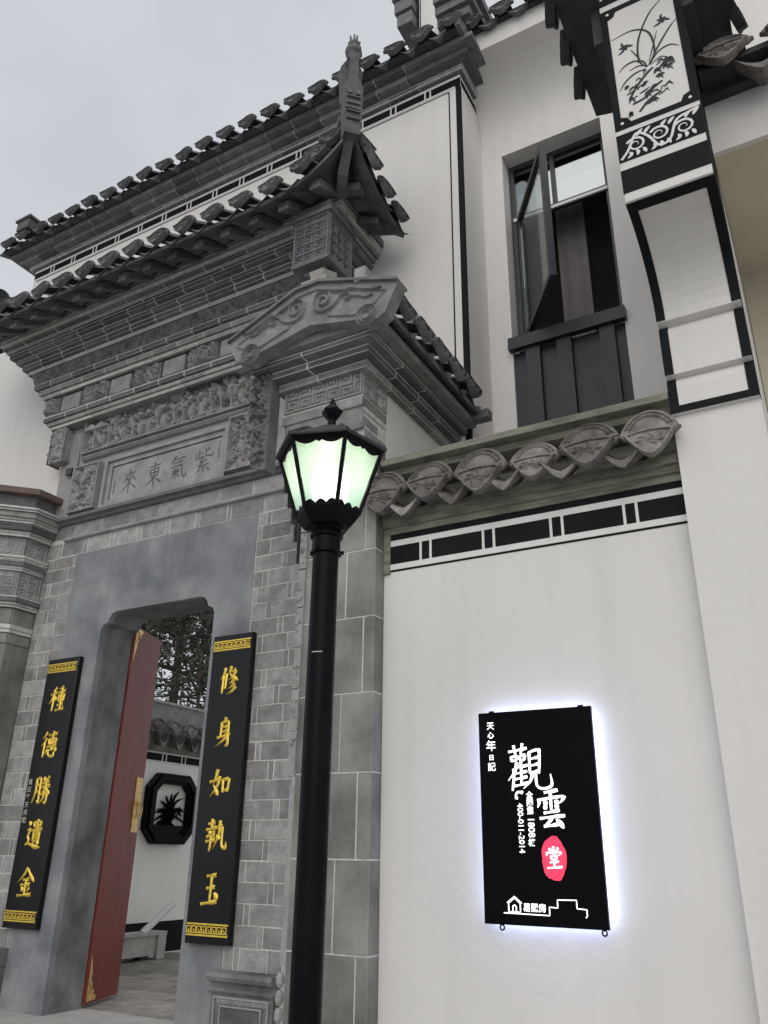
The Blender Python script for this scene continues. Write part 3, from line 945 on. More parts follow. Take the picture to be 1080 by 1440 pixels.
for X0 in (WX0 + .18, -1.45, -1.10):
    b = MB()
    b.box(X0 - .06, X0 + .06, 5.475, 5.53, 4.6, 5.51)
    b.build('panel_stile', 'panel_metal', wn)
b = MB()                                             # room behind
b.box(-2.3, 0.2, 6.9, 7.0, 4.2, 8.4)
b.box(-2.4, -2.3, 5.81, 8.3, 4.2, 8.4)
b.box(0.2, 0.3, 5.81, 8.3, 4.2, 8.4)
b.box(-2.4, 0.3, 5.81, 8.3, 8.3, 8.4)
b.box(-2.4, 0.3, 5.81, 8.3, 4.1, 4.2)
b.build('room', 'interior', ho)
V, Fc = [], []
for i in range(33):
    u = i / 32
    V += [(-1.56 + .27 * u, 5.98 + .008 * math.sin(u * 12), 4.7), (-1.56 + .27 * u, 5.98 + .008 * math.sin(u * 12 + .4), 7.6)]
Fc = [(2 * i, 2 * i + 2, 2 * i + 3, 2 * i + 1) for i in range(32)]
b = MB()
b.add(V, Fc)
b.build('curtain', 'curtain', wn, smooth=True)

# ================================================================== GATEHOUSE
YG = 4.95
GX0, GX1 = -6.70, -3.53
GC = (GX0 + GX1) / 2
ga = thing('gatehouse', 'grey brick gatehouse with carved panels, corbelled cornice and upturned tiled eaves around the red door', 'gatehouse', (GC, 5.0, 0))
DX0, DX1, DZ0, DZ1 = -5.745, -4.42, 0.43, 3.59
b = MB()                                             # masonry core with the door opening (shows as mortar in the joints)
b.box(GX0 + .004, DX0 - .05, YG + .004, YH - .002, 0, 4.65)
b.box(DX1 + .05, GX1 - .004, YG + .004, YH - .002, 0, 4.65)
b.box(DX0 - .05, DX1 + .05, YG + .004, YH - .002, 3.7, 4.65)
b.build('masonry_core', 'mortar', ga)
# cement surround with notched door head
SX0, SX1, SZ1 = -6.24, -4.04, 4.243
def head(n):
    c = .11
    return [(DX0, DZ1 - .16), (DX0 + .02, DZ1 - .115), (DX0 + .07, DZ1 - .095), (DX0 + .09, DZ1 - .05), (DX0 + .12, DZ1 - .015), (DX0 + .17, DZ1),
            (DX1 - .17, DZ1), (DX1 - .12, DZ1 - .015), (DX1 - .09, DZ1 - .05), (DX1 - .07, DZ1 - .095), (DX1 - .02, DZ1 - .115), (DX1, DZ1 - .16)]
H_ = head(0)
poly = [(SX0, 0.2), (SX0, SZ1), (SX1, SZ1), (SX1, 0.2), (DX1, 0.2)] + H_[::-1] + [(DX0, 0.2)]
b = MB()
b.prism([(a, YG - .002, c) for a, c in poly], (0, 0, 0), (0, .06, 0))
b.build('cement_surround', 'cement', ga)
b = MB()                                             # reveals and soffit of the doorway
ring = [(DX0, 0.2)] + H_ + [(DX1, 0.2)]
V, Fc = [], []
for yy in (YG + .058, 5.33):
    V += [(a, yy, c) for a, c in ring]
n = len(ring)
V += [(a - .09 if i < n / 2 else a + .09, 5.33, c + .08) for i, (a, c) in enumerate(ring)]
Fc = [(i, i + 1, n + i + 1, n + i) for i in range(n - 1)] + [(n + i, n + i + 1, 2 * n + i + 1, 2 * n + i) for i in range(n - 1)]
b.add(V, Fc)
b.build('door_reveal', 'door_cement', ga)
b = MB()
b.box(-6.75, -3.45, 4.55, 5.36, 0.0, .428)
b.build('threshold', 'step_stone', ga)
# brickwork beside and above the door
def lay(x0, x1, z0, z1, pieces, h, name='brick', m='grey_brick', y=YG, gap=.007, parent=ga):
    z, row = z0, 0
    while z + h * .6 < z1:
        pat = pieces[row % len(pieces)]
        tot = sum(pat)
        x = x0
        for q in pat:
            wq = q / tot * (x1 - x0)
            g1, g2, g3, g4 = [gap / 2 + random.choice((-.0018, -.0008, 0, .0012)) for _ in range(4)]
            V, Fc = brick_vf(frame((x + g1, y + random.choice((0, .0012, .002)), z + g2)), wq - g1 - g3, min(h, z1 - z) - g2 - g4, .06, .003)
            shared(name, V, Fc, m, parent, jitter=.0012)
            x += wq
        z += h
        row += 1
lay(GX0, SX0 - .004, .86, 4.243, [(.13, .05, .24, .04), (.24, .05, .17), (.10, .05, .31), (.31, .05, .10)], .1362)
lay(SX1 + .004, GX1, .86, 4.243, [(.09, .05, .24, .13), (.28, .05, .18), (.15, .05, .31), (.05, .30, .05, .11)], .1362)
lay(GX0, GX1, 4.247, 4.402, [(.17, .05) + (.305, .05) * 8 + (.1,)], .155)
lay(GX0, GX1, 4.442, 4.572, [(.35, .03) + (.37,) * 7 + (.03, .2)], .13)
b = MB()
b.prism([(0, YG, 4.402), (0, YG - .028, 4.408), (0, YG - .034, 4.422), (0, YG - .028, 4.436), (0, YG, 4.442)], (-6.45, 0, 0), (GX1 + .01, 0, 0))
b.build('string_moulding', 'carved_stone', ga)
b = MB()
b.prism([(0, YG + .01, 4.575), (0, YG - .035, 4.58), (0, YG - .05, 4.60), (0, YG - .085, 4.612), (0, YG - .085, 4.645), (0, YG + .01, 4.652)], (GX0 - .11, 0, 0), (GX1 + .09, 0, 0))
b.build('shelf_moulding', 'dark_carved', ga)
b = MB()
relief(b, frame((GX0 - .10, YG - .01, 4.42)), .16, .15, .03, 3, .012, 'scroll')
b.build('carved_bracket', 'carved_stone', ga)
# panel storey
b = MB()
b.box(GX0, GX1, YG + .002, YH - .002, 4.65, 5.70)
b.build('panel_backing', 'carved_stone', ga)
for X0, X1 in ((GX0, -6.46), (-3.80, GX1)):
    b = MB()
    b.box(X0, X1, YG - .02, YG + .002, 4.654, 5.70)
    b.build('pilaster', 'carved_stone', ga)
def carved(name, x0, x1, z0, z1, dep, seed, kind, cell=.011, y=YG - .005, m='carved_stone', rim=.012, parent=ga, amp=1.0):
    bb = MB()
    relief(bb, frame((x0, y, z0)), x1 - x0, z1 - z0, dep, seed, cell, kind, rim=rim, amp=amp)
    return bb.build(name, m, parent)
carved('carved_panel', -6.44, -6.07, 4.69, 5.20, .065, 31, 'floral')
carved('carved_panel', -4.415, -4.055, 4.70, 5.25, .065, 32, 'floral')
carved('carved_frieze', -6.36, -4.03, 5.325, 5.72, .085, 34, 'figures', .011, YG - .002)
ins = link('inscription_panel', None, ga, (-5.2, YG - .02, 4.68))
b = MB()
b.box(-5.90, -4.51, YG - .012, YG + .001, 4.70, 5.10)
b.build('inscription_slab', 'carved_stone', ins)
b = MB()
FI = frame((0, YG, 0))
frame_bars(b, FI, -6.0, -4.43, 4.66, 5.20, .035, 0, .05)
frame_bars(b, FI, -5.965, -4.465, 4.69, 5.165, .05, 0, .022)
b.build('inscription_frame', 'carved_stone', ins)
for ch, xx in zip('來東氣紫', (-5.66, -5.335, -5.04, -4.72)):
    b = MB()
    glyph(b, ch, frame((0, YG - .0125, 0)), xx - .115, 4.775, .23, .26, .016, .0015, bevel=False)
    b.build('character', 'engrave', ins)
b = MB()
FS = frame((0, YG - .0125, 0))
for i, c in enumerate('天石年大成'):
    text_mesh(b, c, FS, -4.545, 5.05 - i * .036, .034, .0015)
for i, c in enumerate('壬寅春吉日'):
    text_mesh(b, c, FS, -5.86, 4.95 - i * .034, .032, .0015)
b.build('small_lettering', 'engrave', ins)
b = MB()
b.prism([(0, YG, 5.275), (0, YG - .03, 5.28), (0, YG - .055, 5.30), (0, YG - .055, 5.315), (0, YG, 5.322)], (-6.38, 0, 0), (-4.01, 0, 0))
b.build('frieze_moulding', 'carved_stone', ga)
b = MB()
b.box(-6.395, -6.365, YG - .05, YG, 5.325, 5.72)
b.box(-4.025, -3.995, YG - .05, YG, 5.325, 5.72)
b.build('frieze_stop', 'carved_stone', ga)
for X0 in (GX0 - .12, GX1 - .10):
    bb = MB()
    relief(bb, frame((X0, YG - .12, 5.30)), .22, .40, .04, int(90 + X0), .012, 'floral', amp=1)
    relief(bb, frame((X0 - .0, YG + .03, 5.30), (0, -1, 0), (0, 0, 1), (-1, 0, 0)), .15, .40, .03, 8, .014, 'floral')
    bb.box(X0, X0 + .22, YG - .115, YG, 5.31, 5.69)
    bb.build('corner_bracket', 'carved_stone', ga)

# corbelled cornice, row by row
core = MB()
def grow(p):
    return [(GX0 - p, YH - .004), (GX0 - p, YG - p), (GX1 + p, YG - p), (GX1 + p, YH - .004)]
rows = [(5.70, 5.732, .14, 's', .62), (5.737, 5.772, .168, 'b', .33), (5.777, 5.832, .20, 'd', .33),
        (6.05, 6.088, .238, 's', .62), (6.093, 6.147, .27, 'b', .33), (6.152, 6.212, .31, 'd', .33),
        (6.318, 6.36, .374, 's', .62), (6.364, 6.425, .42, 'b', .33), (6.43, 6.478, .47, 'b', .33), (6.483, 6.535, .525, 'b', .36),
        (6.54, 6.572, .555, 's', .5), (6.577, 6.61, .585, 'd', .5), (6.615, 6.685, .612, 's', .62), (6.69, 6.765, .635, 'd', .40)]
for i, (z0, z1, p, kd, bl) in enumerate(rows):
    sec = {'s': sec_round, 'r': sec_round}.get(kd, None)
    z1 -= .006
    sc_ = sec_round(z0, z1, .13 + p * .3) if sec else sec_rect(z0, z1, .13 + p * .3)
    course(grow(p), 0.0, sc_, bl, 'cornice_brick', 'dark_brick' if kd == 'd' or i > 6 else 'grey_brick', ga, phase=(.5 if i % 2 else 1.0), core=core, gap=.015, coreins=.0012)
core.build('cornice_mortar', 'mortar', ga)
b = MB()
b.box(GX0 - .17, GX1 + .17, YG - .17, YH - .003, 5.832, 6.05)
b.box(GX0 - .1, GX1 + .1, YG - .1, YH - .003, 5.70, 5.832)
b.box(GX0 - .31, GX1 + .31, YG - .31, YH - .003, 6.21, 6.318)
b.box(GX0 - .2, GX1 + .2, YG - .2, YH - .003, 6.05, 6.21)
b.box(GX0 - .37, GX1 + .37, YG - .37, YH - .003, 6.318, 6.76)
b.build('cornice_core', 'dark_brick', ga)
edges = [(-6.90, -6.69, 'm')]
x = -6.66
seq = []
for i in range(5):
    seq.append(('s', x, x + .28)); x += .335
    seq.append(('m', x, x + .35)); x += .385
for kd, x0, x1 in [('m', -6.90, -6.70)] + seq[:-1]:
    if kd == 's':
        V, Fc = brick_vf(frame((x0, YG - .198, 5.85)), x1 - x0, .185, .03, .008)
        shared('square_plaque', V, Fc, 'carved_stone', ga)
    else:
        carved('carved_medallion', x0, x1, 5.845, 6.045, .06, int(x0 * 100) % 97, 'floral', .010, YG - .185, rim=0)
for P0, u, n_, L in (((GX0 - .315, YG - .312, 6.215), (1, 0, 0), (0, -1, .45), GX1 - GX0 + .63), ((GX1 + .312, YG - .312, 6.215), (0, 1, 0), (1, 0, .45), .38)):
    bb = MB()
    F = frame(P0, u, Vector((0, 0, 1)) + Vector((n_[0], n_[1], 0)) * .5, Vector((n_[0], n_[1], -.5)).normalized())
    relief(bb, F, L, .10, .022, 77, .007, 'floral', n=int(L * 60), amp=.95)
    bb.build('scroll_band', 'dark_carved', ga, smooth=True)

# ---- gate roof: rafters, soffit, tiles, upturned corner horns ----
EY = 3.93                                             # eaves line in front
EXR, EXL = GX1 + .95, GX0 - .95                       # eaves line at the two ends
def lift(x):
    d = max(0.0, (abs(x - GC) - 1.62) / (EXR - GC - 1.62))
    return .40 * d ** 2.4
def lift_side(y):
    d = max(0.0, (4.85 - y) / (4.85 - EY))
    return .40 * d ** 2.2
V, Fc = [], []
xs = np.linspace(EXL, EXR, 61)
for x in xs:
    V.append((x, EY, 6.50 + lift(x)))
    V.append((min(max(x, GX0 - .6), GX1 + .6), 4.36, 6.775 + lift(x) * .35))
    V.append((x, EY, 6.54 + lift(x)))
    V.append((min(max(x, GX0 - .3), GX1 + .3), 5.0, 7.28))
n = len(xs)
for i in range(n - 1):
    q = 4 * i
    Fc += [(q, q + 4, q + 5, q + 1), (q + 2, q + 6, q + 7, q + 3), (q, q + 4, q + 6, q + 2)]
for side, EX, sg in ((0, EXR, 1), (1, EXL, -1)):
    ys = np.linspace(EY, 4.82 if sg > 0 else 4.42, 13)
    o0 = len(V)
    for yv in ys:
        V.append((EX, yv, 6.50 + lift_side(yv)))
        V.append(((GX1 + .6) if sg > 0 else (GX0 - .6), max(yv, 4.36), 6.775 + .35 * lift_side(yv)))
        V.append((EX, yv, 6.54 + lift_side(yv)))
        V.append(((GX1 + .3) if sg > 0 else (GX0 - .3), 5.0, 7.28))
    for i in range(12):
        q = o0 + 4 * i
        Fc += [(q, q + 4, q + 5, q + 1), (q + 2, q + 6, q + 7, q + 3), (q, q + 4, q + 6, q + 2)]
b = MB()
b.add(V, Fc)
b.build('roof_bed', 'eave_board', ga)
x = GX0 - .55
while x < GX1 + .6:
    l = lift(x)
    b = MB()
    b.prism([(x - .05, EY + .09, 6.455 + l), (x + .05, EY + .09, 6.455 + l), (x + .05, EY + .09, 6.54 + l), (x - .05, EY + .09, 6.54 + l)], (0, 0, 0), (0, .38, .25 - l * .6))
    b.build('rafter', 'dark_brick', ga)
    x += .305
for yv in (4.30, 4.62):
    for sg, EX in ((1, EXR),):
        l = lift_side(yv)
        b = MB()
        b.prism([(EX - sg * .12, yv - .04, 6.50 + l), (EX - sg * .12, yv + .04, 6.50 + l), (EX - sg * .12, yv + .04, 6.575 + l), (EX - sg * .12, yv - .04, 6.575 + l)], (0, 0, 0), (-sg * .36, 0, .19 - l * .6))
        b.build('rafter', 'dark_brick', ga)
tileG = fan_tile_mesh('eave_tile', 'roof_tile', .26, .22, .30, .45)
panG = pan_tile_mesh('pan_tile', 'roof_tile', .20, .05, .35)
x = -3.02
while x > EXL + .4:
    put('eave_tile', tileG, (x, EY - .04, 6.63 + lift(x)), random.uniform(-.10, .10), ga, rx=random.uniform(-.08, .08))
    put('pan_tile', panG, (x - .154, EY - .02, 6.585 + lift(x - .154)), 0, ga)
    x -= .308
for sg, EX in ((1, EXR), (-1, EXL)):
    for yv in ((4.20, 4.42, 4.66) if sg > 0 else (4.20,)):
        put('eave_tile', tileG, (EX + sg * .04, yv, 6.63 + lift_side(yv)), sg * PI / 2, ga)
        put('pan_tile', panG, (EX + sg * .02, yv + .12, 6.585 + lift_side(yv)), sg * PI / 2, ga)
# corner horns
for sg in (1, -1):
    ex = EXR if sg > 0 else EXL
    cx, cy0 = ex - sg * .02, EY + .02
    hb = MB()                                         # hip rafter under the corner
    hb.tube([(GX1 + .58 if sg > 0 else GX0 - .58, 4.38, 6.73), (ex - sg * .2, EY + .2, 6.72), (ex - sg * .03, EY + .03, 6.90)], [.06, .058, .05], 4)
    hb.build('hip_rafter', 'dark_brick', ga)
    D = Vector((sg, -1, 0)).normalized()
    Rr_ = Vector((sg, 1, 0)).normalized()
    F = lambda a, z, n=0.0: Vector((cx, cy0, 6.86)) + Rr_ * a + Vector((0, 0, z)) + D * n
    def slab(bb, prof, n0, n1):
        V = [F(a, z, n0) for a, z in prof] + [F(a, z, n1) for a, z in prof]
        k = len(prof)
        bb.add(V, [tuple(range(k - 1, -1, -1)), tuple(range(k, 2 * k))] + [(i, (i + 1) % k, k + (i + 1) % k, k + i) for i in range(k)])
    hb = MB()
    slab(hb, [(-.066, -.02), (.066, -.02), (.078, .42), (.078, .50), (.038, .60), (-.038, .60), (-.078, .50), (-.078, .42)], -.08, .05)
    slab(hb, [(-.036, .60), (.036, .60), (.036, .84), (.055, .86), (.05, .93), (-.05, .93), (-.055, .86), (-.036, .84)], -.06, .03)
    slab(hb, [(-.075, .50), (-.075, .48), (.075, .48), (.075, .50), (.095, .84), (.05, .93), (-.05, .93), (-.095, .84)], -.16, -.07)
    hb.build('corner_horn', 'roof_tile', ga)
    carv = [[(-.055, z), (.055, z), (.055, z + .014), (-.055, z + .014)] for z in (.12, .20, .29, .36)]
    carv += [[(-.05, .40), (-.02, .40), (-.02, .44), (-.05, .44)], [(.02, .40), (.05, .40), (.05, .44), (.02, .44)]]
    carv += [[(-.065 + .026 * k, .23), (-.045 + .026 * k, .23), (-.055 + .026 * k, .265)] for k in range(5)]
    for q in carv:
        hb = MB()
        slab(hb, q, .05, .068)
        hb.build('horn_carving', 'roof_tile', ga)
    hb = MB()
    hb.lathe(F(0, .93, -.02), [(.05, 0), (.075, .03), (.07, .08), (.045, .11), (.055, .13), (.05, .15)], 8)
    for k in range(5):
        a = 2 * PI * k / 5
        hb.tube([F(.035 * math.cos(a), 1.05, -.02 + .035 * math.sin(a)), F(.05 * math.cos(a), 1.13, -.02 + .05 * math.sin(a))], [.014, .007], 5)
    hb.tube([F(0, 1.05, -.02), F(0, 1.20, -.02)], [.018, .008], 5)
    hb.build('horn_finial', 'roof_tile', ga)
    hb = MB()                                         # hip ridge running back from the horn
    hb.tube([F(0, .35, -.16), F(0, .28, -.4), F(0, .38, -.8), F(0, .45, -1.15)], [.09, .08, .07, .07], 6)
    hb.build('hip_ridge', 'roof_tile', ga)
    for dx, dz in ((.36, .23), (.22, .33)):
        put('eave_tile', tileG, (ex - sg * dx, EY + .05, 6.66 + dz), sg * .12, ga)
    for dy, dz in ((.20, .28),):
        put('eave_tile', tileG, (ex - sg * .0, EY + dy, 6.66 + dz), sg * (PI / 2 - .12), ga)
b = MB()
b.prism([(0, 4.93, 7.2), (0, 5.01, 7.2), (0, 5.01, 7.42), (0, 4.93, 7.42)], (GX0 - .3, 0, 0), (GX1 + .3, 0, 0))
b.build('roof_ridge', 'roof_tile', ga)
# carved fret boxes hanging under the cornice corners
for sg in (1,):
    X0, X1 = (-3.28, -2.94)
    bx = link('hanging_box', None, ga, ((X0 + X1) / 2, 4.37, 5.95))
    b = MB()
    b.box(X0 + .01, X1 - .01, 4.21, 4.54, 5.99, 6.45)
    b.prism([(X0 - .03, 0, 6.45), (X1 + .03, 0, 6.45), (X1 + .03, 0, 6.49), (X0 - .03, 0, 6.49)], (0, 4.17, 0), (0, 4.58, 0))
    b.prism([(X0 - .01, 0, 5.975), (X1 + .01, 0, 5.975), (X1 + .01, 0, 6.0), (X0 - .01, 0, 6.0)], (0, 4.19, 0), (0, 4.56, 0))
    b.box(X0 + .07, X1 - .07, 4.27, 4.47, 5.93, 5.975)
    b.box(X0 + .0, X1 - .0, 4.2, 4.55, 6.49, 6.58)
    b.build('box_body', 'dark_carved', bx)
    b = MB()
    relief(b, frame((X0, 4.205, 6.0)), X1 - X0, .45, .016, 4, .0055, 'fret', rim=.018)
    b.build('fret_front', 'dark_carved', bx)
    b = MB()
    relief(b, frame((X1 - .005 if sg > 0 else X0 + .005, 4.205 if sg > 0 else 4.545, 6.0), (0, sg, 0), (0, 0, 1), (sg, 0, 0)), .34, .45, .016, 4, .0055, 'fret', rim=.018)
    b.build('fret_side', 'dark_carved', bx)
    b = MB()
    xm = (X0 + X1) / 2 + .03 * sg
    b.lathe((xm, 4.36, 5.45), [(.11, 0), (.115, .3), (.10, .42), (.13, .48), (.13, .485)], 6)
    b.build('box_post', 'pale_stone', bx)

# plinths each side of the door
for X0, X1 in ((-4.045, -3.53), (-6.70, -6.25)):
    pl = link('plinth', None, ga, ((X0 + X1) / 2, 4.9, .43))
    b = MB()
    b.box(X0, X1, 4.87, YG + .02, .43, .73)
    b.prism([(0, YG, .73), (0, 4.86, .73), (0, 4.85, .745), (0, 4.875, .77), (0, 4.875, .795), (0, 4.83, .805), (0, 4.82, .83), (0, 4.83, .855), (0, YG, .86)], (X0 - .02, 0, 0), (X1 + .01, 0, 0))
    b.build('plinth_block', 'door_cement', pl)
    b = MB()
    FI = frame((0, 4.87, 0))
    frame_bars(b, FI, X0 + .03, X1 - .03, .3, .715, .012, 0, .012)
    frame_bars(b, FI, X0 + .085, X1 - .085, .3, .665, .010, 0, .010)
    relief(b, frame((X0 + .05, 4.869, .672)), X1 - X0 - .1, .03, .008, 3, .0075, 'fret')
    b.build('plinth_panel', 'carved_stone', pl)

# the open red door leaf
do = link('door', None, ga, (-5.74, 5.33, .45))
hx, hy = -5.735, 5.35
dv = Vector((-.20, .52, 0)).normalized()
nv = Vector((dv.y, -dv.x, 0))
DF = frame((hx, hy, .45), dv, (0, 0, 1), nv)
def dbox(bb, a0, a1, c0, c1, n0, n1):
    V = [DF(a, c, n) for n in (n0, n1) for a, c in ((a0, c0), (a1, c0), (a1, c1), (a0, c1))]
    bb.add(V, [(3, 2, 1, 0), (4, 5, 6, 7), (0, 1, 5, 4), (1, 2, 6, 5), (2, 3, 7, 6), (3, 0, 4, 7)])
b = MB()
dbox(b, 0, .60, 0, 3.12, -.055, 0)
b.build('door_leaf', 'red_wood', do)
for zz, sgn in ((0.02, 1), (3.10, -1)):
    b = MB()
    q_ = .62 if sgn < 0 else .68
    pts = [(.03, 0), (.26, 0), (.25, .05), (.19, .06), (.20, .11), (.14, .12), (.13, .19), (.095, .22), (.10, .30), (.07, .38), (.03, .50)]
    pts = [(.02 + (a - .03) * q_, c * q_) for a, c in pts]
    V = [DF(a, zz + sgn * c, .001) for a, c in pts] + [DF(a, zz + sgn * c, .006) for a, c in pts]
    k = len(pts)
    b.add(V, [tuple(range(k)), tuple(range(k, 2 * k))] + [(i, (i + 1) % k, k + (i + 1) % k, k + i) for i in range(k)])
    ribbon(b, [(.04, zz + sgn * .025), (.08, zz + sgn * .04), (.07, zz + sgn * .09), (.04, zz + sgn * .13)], .009, lambda a, c, n=0: DF(a, c, n + .006), .006, 'c')
    b.build('corner_fitting', 'brass', do)
b = MB()
dbox(b, .44, .575, 1.30, 1.78, .001, .008)
b.build('lock_plate', 'brass', do)
b = MB()
b.tube([DF(.515, 1.56, .006), DF(.515, 1.56, .03)], [.035, .015], 10)
rg = [DF(.515 + .055 * math.cos(a), 1.50 + .065 * math.sin(a), .032) for a in np.linspace(0, 2 * PI, 19)]
b.tube(rg, .006, 6, False)
b.build('ring_handle', 'brass', do)
b = MB()
b.tube([DF(.03, 3.12, -.028), DF(.03, 3.16, -.028)], .018, 8)
b.build('door_pivot', 'brass', do)
b = MB()                                             # head timber behind the door opening
b.box(DX0 - .08, DX1 + .08, 5.335, 5.40, 3.66, 3.9)
b.build('door_head', 'dark_wood', ga)

# ================================================================== WING WALLS each side of the gate
XP = -2.296
wg = thing('wing_wall', 'grey stone wing wall with cloud-carved gable and corbelled eaves, right behind the street lamp', 'wall', (-2.6, 4.4, 0))
planR = [(GX1 + .0, YG - .02), (-2.80, 3.945), (XP, 3.945), (XP, YH - .003)]
def poly_body(bb, plan, z0, z1):
    bb.prism([(a, c, z0) for a, c in plan], (0, 0, 0), (0, 0, z1 - z0))
b = MB()
poly_body(b, [(GX1 + .006, YG - .02), (-2.797, 3.9475), (XP - .002, 3.9475), (XP - .002, YH - .004), (GX1 + .006, YH - .004)], 0, 4.45)
b.build('wall_core', 'mortar', wg)
b = MB()                                             # plastered flank above the boundary wall
b.box(XP - .05, XP, 4.06, YH - .004, 3.0, 4.445)
b.build('flank_plaster', 'white_plaster', wg)
# big slabs on the front face, joints from the photograph
zj = [0.02, .30, .69, 1.124, 1.57, 2.011, 2.444, 2.888, 3.308, 3.70, 4.05]
vj = [-2.37, -2.50, -2.369, -2.512, -2.383, -2.506, -2.369, -2.497, -2.371, -2.48]
for i in range(len(zj) - 1):
    for x0, x1 in ((-2.80, vj[i]), (vj[i], XP)):
        V, Fc = brick_vf(frame((x0 + .004, 3.945, zj[i] + .004)), x1 - x0 - .008, zj[i + 1] - zj[i] - .008, .08, .0015)
        shared('stone_slab', V, Fc, 'slab_stone', wg, jitter=.0015)
    V, Fc = brick_vf(frame((XP, 3.947, zj[i] + .003), (0, 1, 0), (0, 0, 1), (1, 0, 0)), .105, zj[i + 1] - zj[i] - .006, .05, .003)
    shared('stone_slab', V, Fc, 'slab_stone', wg)
# carved edge strip down the inner front corner
b = MB()
for i in range(7):
    relief(b, frame((-2.845, 3.93, 2.0 + i * .25)), .05, .24, .025, 50 + i, .012, 'floral', n=9)
b.build('carved_edge', 'carved_stone', wg)
b = MB()
b.box(-2.835, -2.80, 3.95, 3.98, 1.05, 1.95)
for i in range(6):
    b.lathe((-2.83, 3.955, .55 + i * .08), [(.012, 0), (.022, .02), (.022, .05), (.012, .07)], 8)
b.build('edge_moulding', 'carved_stone', wg)
# pushed-out upper pier: rolls, fret panel
core = MB()
def up_path(p, q, yb=YH - .004):
    return [(-2.90 - p, 4.6), (-2.90 - p, 3.75 - q), (XP + p, 3.75 - q), (XP + p, yb)]
b = MB()
b.box(-2.89, XP - .004, 3.76, 4.2, 4.05, 4.50)
b.box(-2.83, XP - .004, 3.83, 4.2, 3.86, 4.05)
b.build('pier_core', 'grey_brick', wg)
b = MB()
for i, (z0, z1, yy, xl) in enumerate(((3.72, 3.80, 3.915, -2.815), (3.805, 3.885, 3.87, -2.835), (3.89, 3.97, 3.83, -2.86))):
    pass
for z0, z1, yy, xl, kd in ((3.70, 3.78, 3.90, -2.82, 0), (3.785, 3.87, 3.86, -2.84, 1), (3.875, 3.97, 3.82, -2.86, 0), (3.975, 4.06, 3.78, -2.88, 0), (4.13, 4.20, 3.765, -2.90, 1), (4.205, 4.275, 3.745, -2.92, 0)):
    sec = sec_round(z0, z1, .16) if kd else sec_rect(z0, z1, .16)
    course([(xl, 4.1), (xl, yy), (XP, yy), (XP, 4.055)], 0, sec, .33, 'pier_brick', 'grey_brick', wg, phase=.5 if kd else 1, core=core)
b = MB()
relief(b, frame((-2.90, 3.75, 4.285)), .60, .215, .016, 4, .0055, 'fret', rim=.016)
b.build('fret_front', 'carved_stone', wg)
b = MB()
relief(b, frame((XP - .006, 3.75, 4.285), (0, 1, 0), (0, 0, 1), (1, 0, 0)), .30, .16, .012, 4, .0085, 'fret', rim=.012)
b.build('fret_side', 'carved_stone', wg)
for i, (z0, z1, p, q, m_) in enumerate(((4.445, 4.49, .05, .05, 'grey_brick'), (4.50, 4.545, .11, .13, 'dark_brick'), (4.555, 4.585, .17, .20, 'dark_brick'))):
    course(up_path(p, q), 0, sec_rect(z0, z1, .22 + p), .33, 'corbel_brick', m_, wg, phase=.5 if i % 2 else 1, core=core, gap=.014, coreins=.0012)
core.build('corbel_mortar', 'mortar', wg)
b = MB()
b.box(-3.05, XP + .245, 3.50, YH - .004, 4.598, 4.65)
b.build('fascia_board', 'gable_stone', wg)
# splayed inner face with shrinking corbels
for z0, z1, p in ((4.30, 4.42, .20), (4.17, 4.29, .165), (4.03, 4.16, .13), (3.88, 4.02, .10), (3.70, 3.87, .07), (3.50, 3.69, .04)):
    course([(GX1 + .02, YG - .03), (-2.80, 3.955)], p, sec_rect(z0, z1, .2), .3, 'corbel_brick', 'dark_brick', wg)
b = MB()                                             # carved bracket under the left end of the gable
rr = np.random.default_rng(12)
sc_ = [(-2.98, 4.56), (-3.09, 4.56)]
for k, (z, cx, rr_) in enumerate(((4.50, -3.05, .055), (4.41, -3.085, .04), (4.31, -3.05, .07), (4.19, -3.05, .045), (4.09, -3.015, .06), (3.98, -3.0, .05), (3.89, -2.985, .045))):
    for a in np.linspace(PI / 2.2, -PI / 2.2, 6):
        q = rr_ * rr.uniform(.75, 1.2)
        sc_.append((cx - q * math.cos(a), z + rr_ * .85 * math.sin(a)))
sc_ += [(-2.96, 3.84), (-2.93, 3.84), (-2.93, 4.56)]
b.prism([(a, 3.62, c) for a, c in sc_], (0, 0, 0), (0, .10, 0))
relief(b, frame((-3.09, 3.618, 4.22)), .15, .33, .05, 61, .011, 'floral')
relief(b, frame((-3.05, 3.618, 3.87)), .115, .34, .045, 62, .011, 'floral')
b.build('carved_bracket', 'dark_carved', wg)  # dark stone: the shade below the gable is put into its colour
# gable slab with cloud scrolls
PX, PY = -2.53, 3.42
top = [(-3.16, 4.735), (-2.62, 4.965), (-2.44, 4.970), (-1.87, 4.77)]
bot = [(-1.96, 4.575), (-2.01, 4.55), (-2.07, 4.545), (-2.15, 4.585), (-2.50, 4.665), (-2.88, 4.585), (-2.97, 4.545), (-3.03, 4.55), (-3.08, 4.575)]
gb = link('gable_slab', None, wg, (PX, PY, 4.5))
b = MB()
b.prism([(a, PY, c) for a, c in top + bot], (0, 0, 0), (0, .10, 0))
b.build('slab_body', 'gable_stone', gb)
b = MB()
FP = frame((0, PY, 0))
ins_ = [(-3.07, 4.70), (-2.60, 4.915), (-2.46, 4.92), (-1.97, 4.735)]
ribbon(b, ins_, .014, FP, .012, 'e', smooth=False)
ribbon(b, [(-1.95, 4.735), (-2.03, 4.66), (-2.17, 4.62), (-2.36, 4.68), (-2.37, 4.73)], .012, FP, .012, 'e', smooth=False)
ribbon(b, [(-3.09, 4.695), (-3.03, 4.65), (-2.88, 4.62), (-2.66, 4.69), (-2.64, 4.74)], .012, FP, .012, 'e', smooth=False)
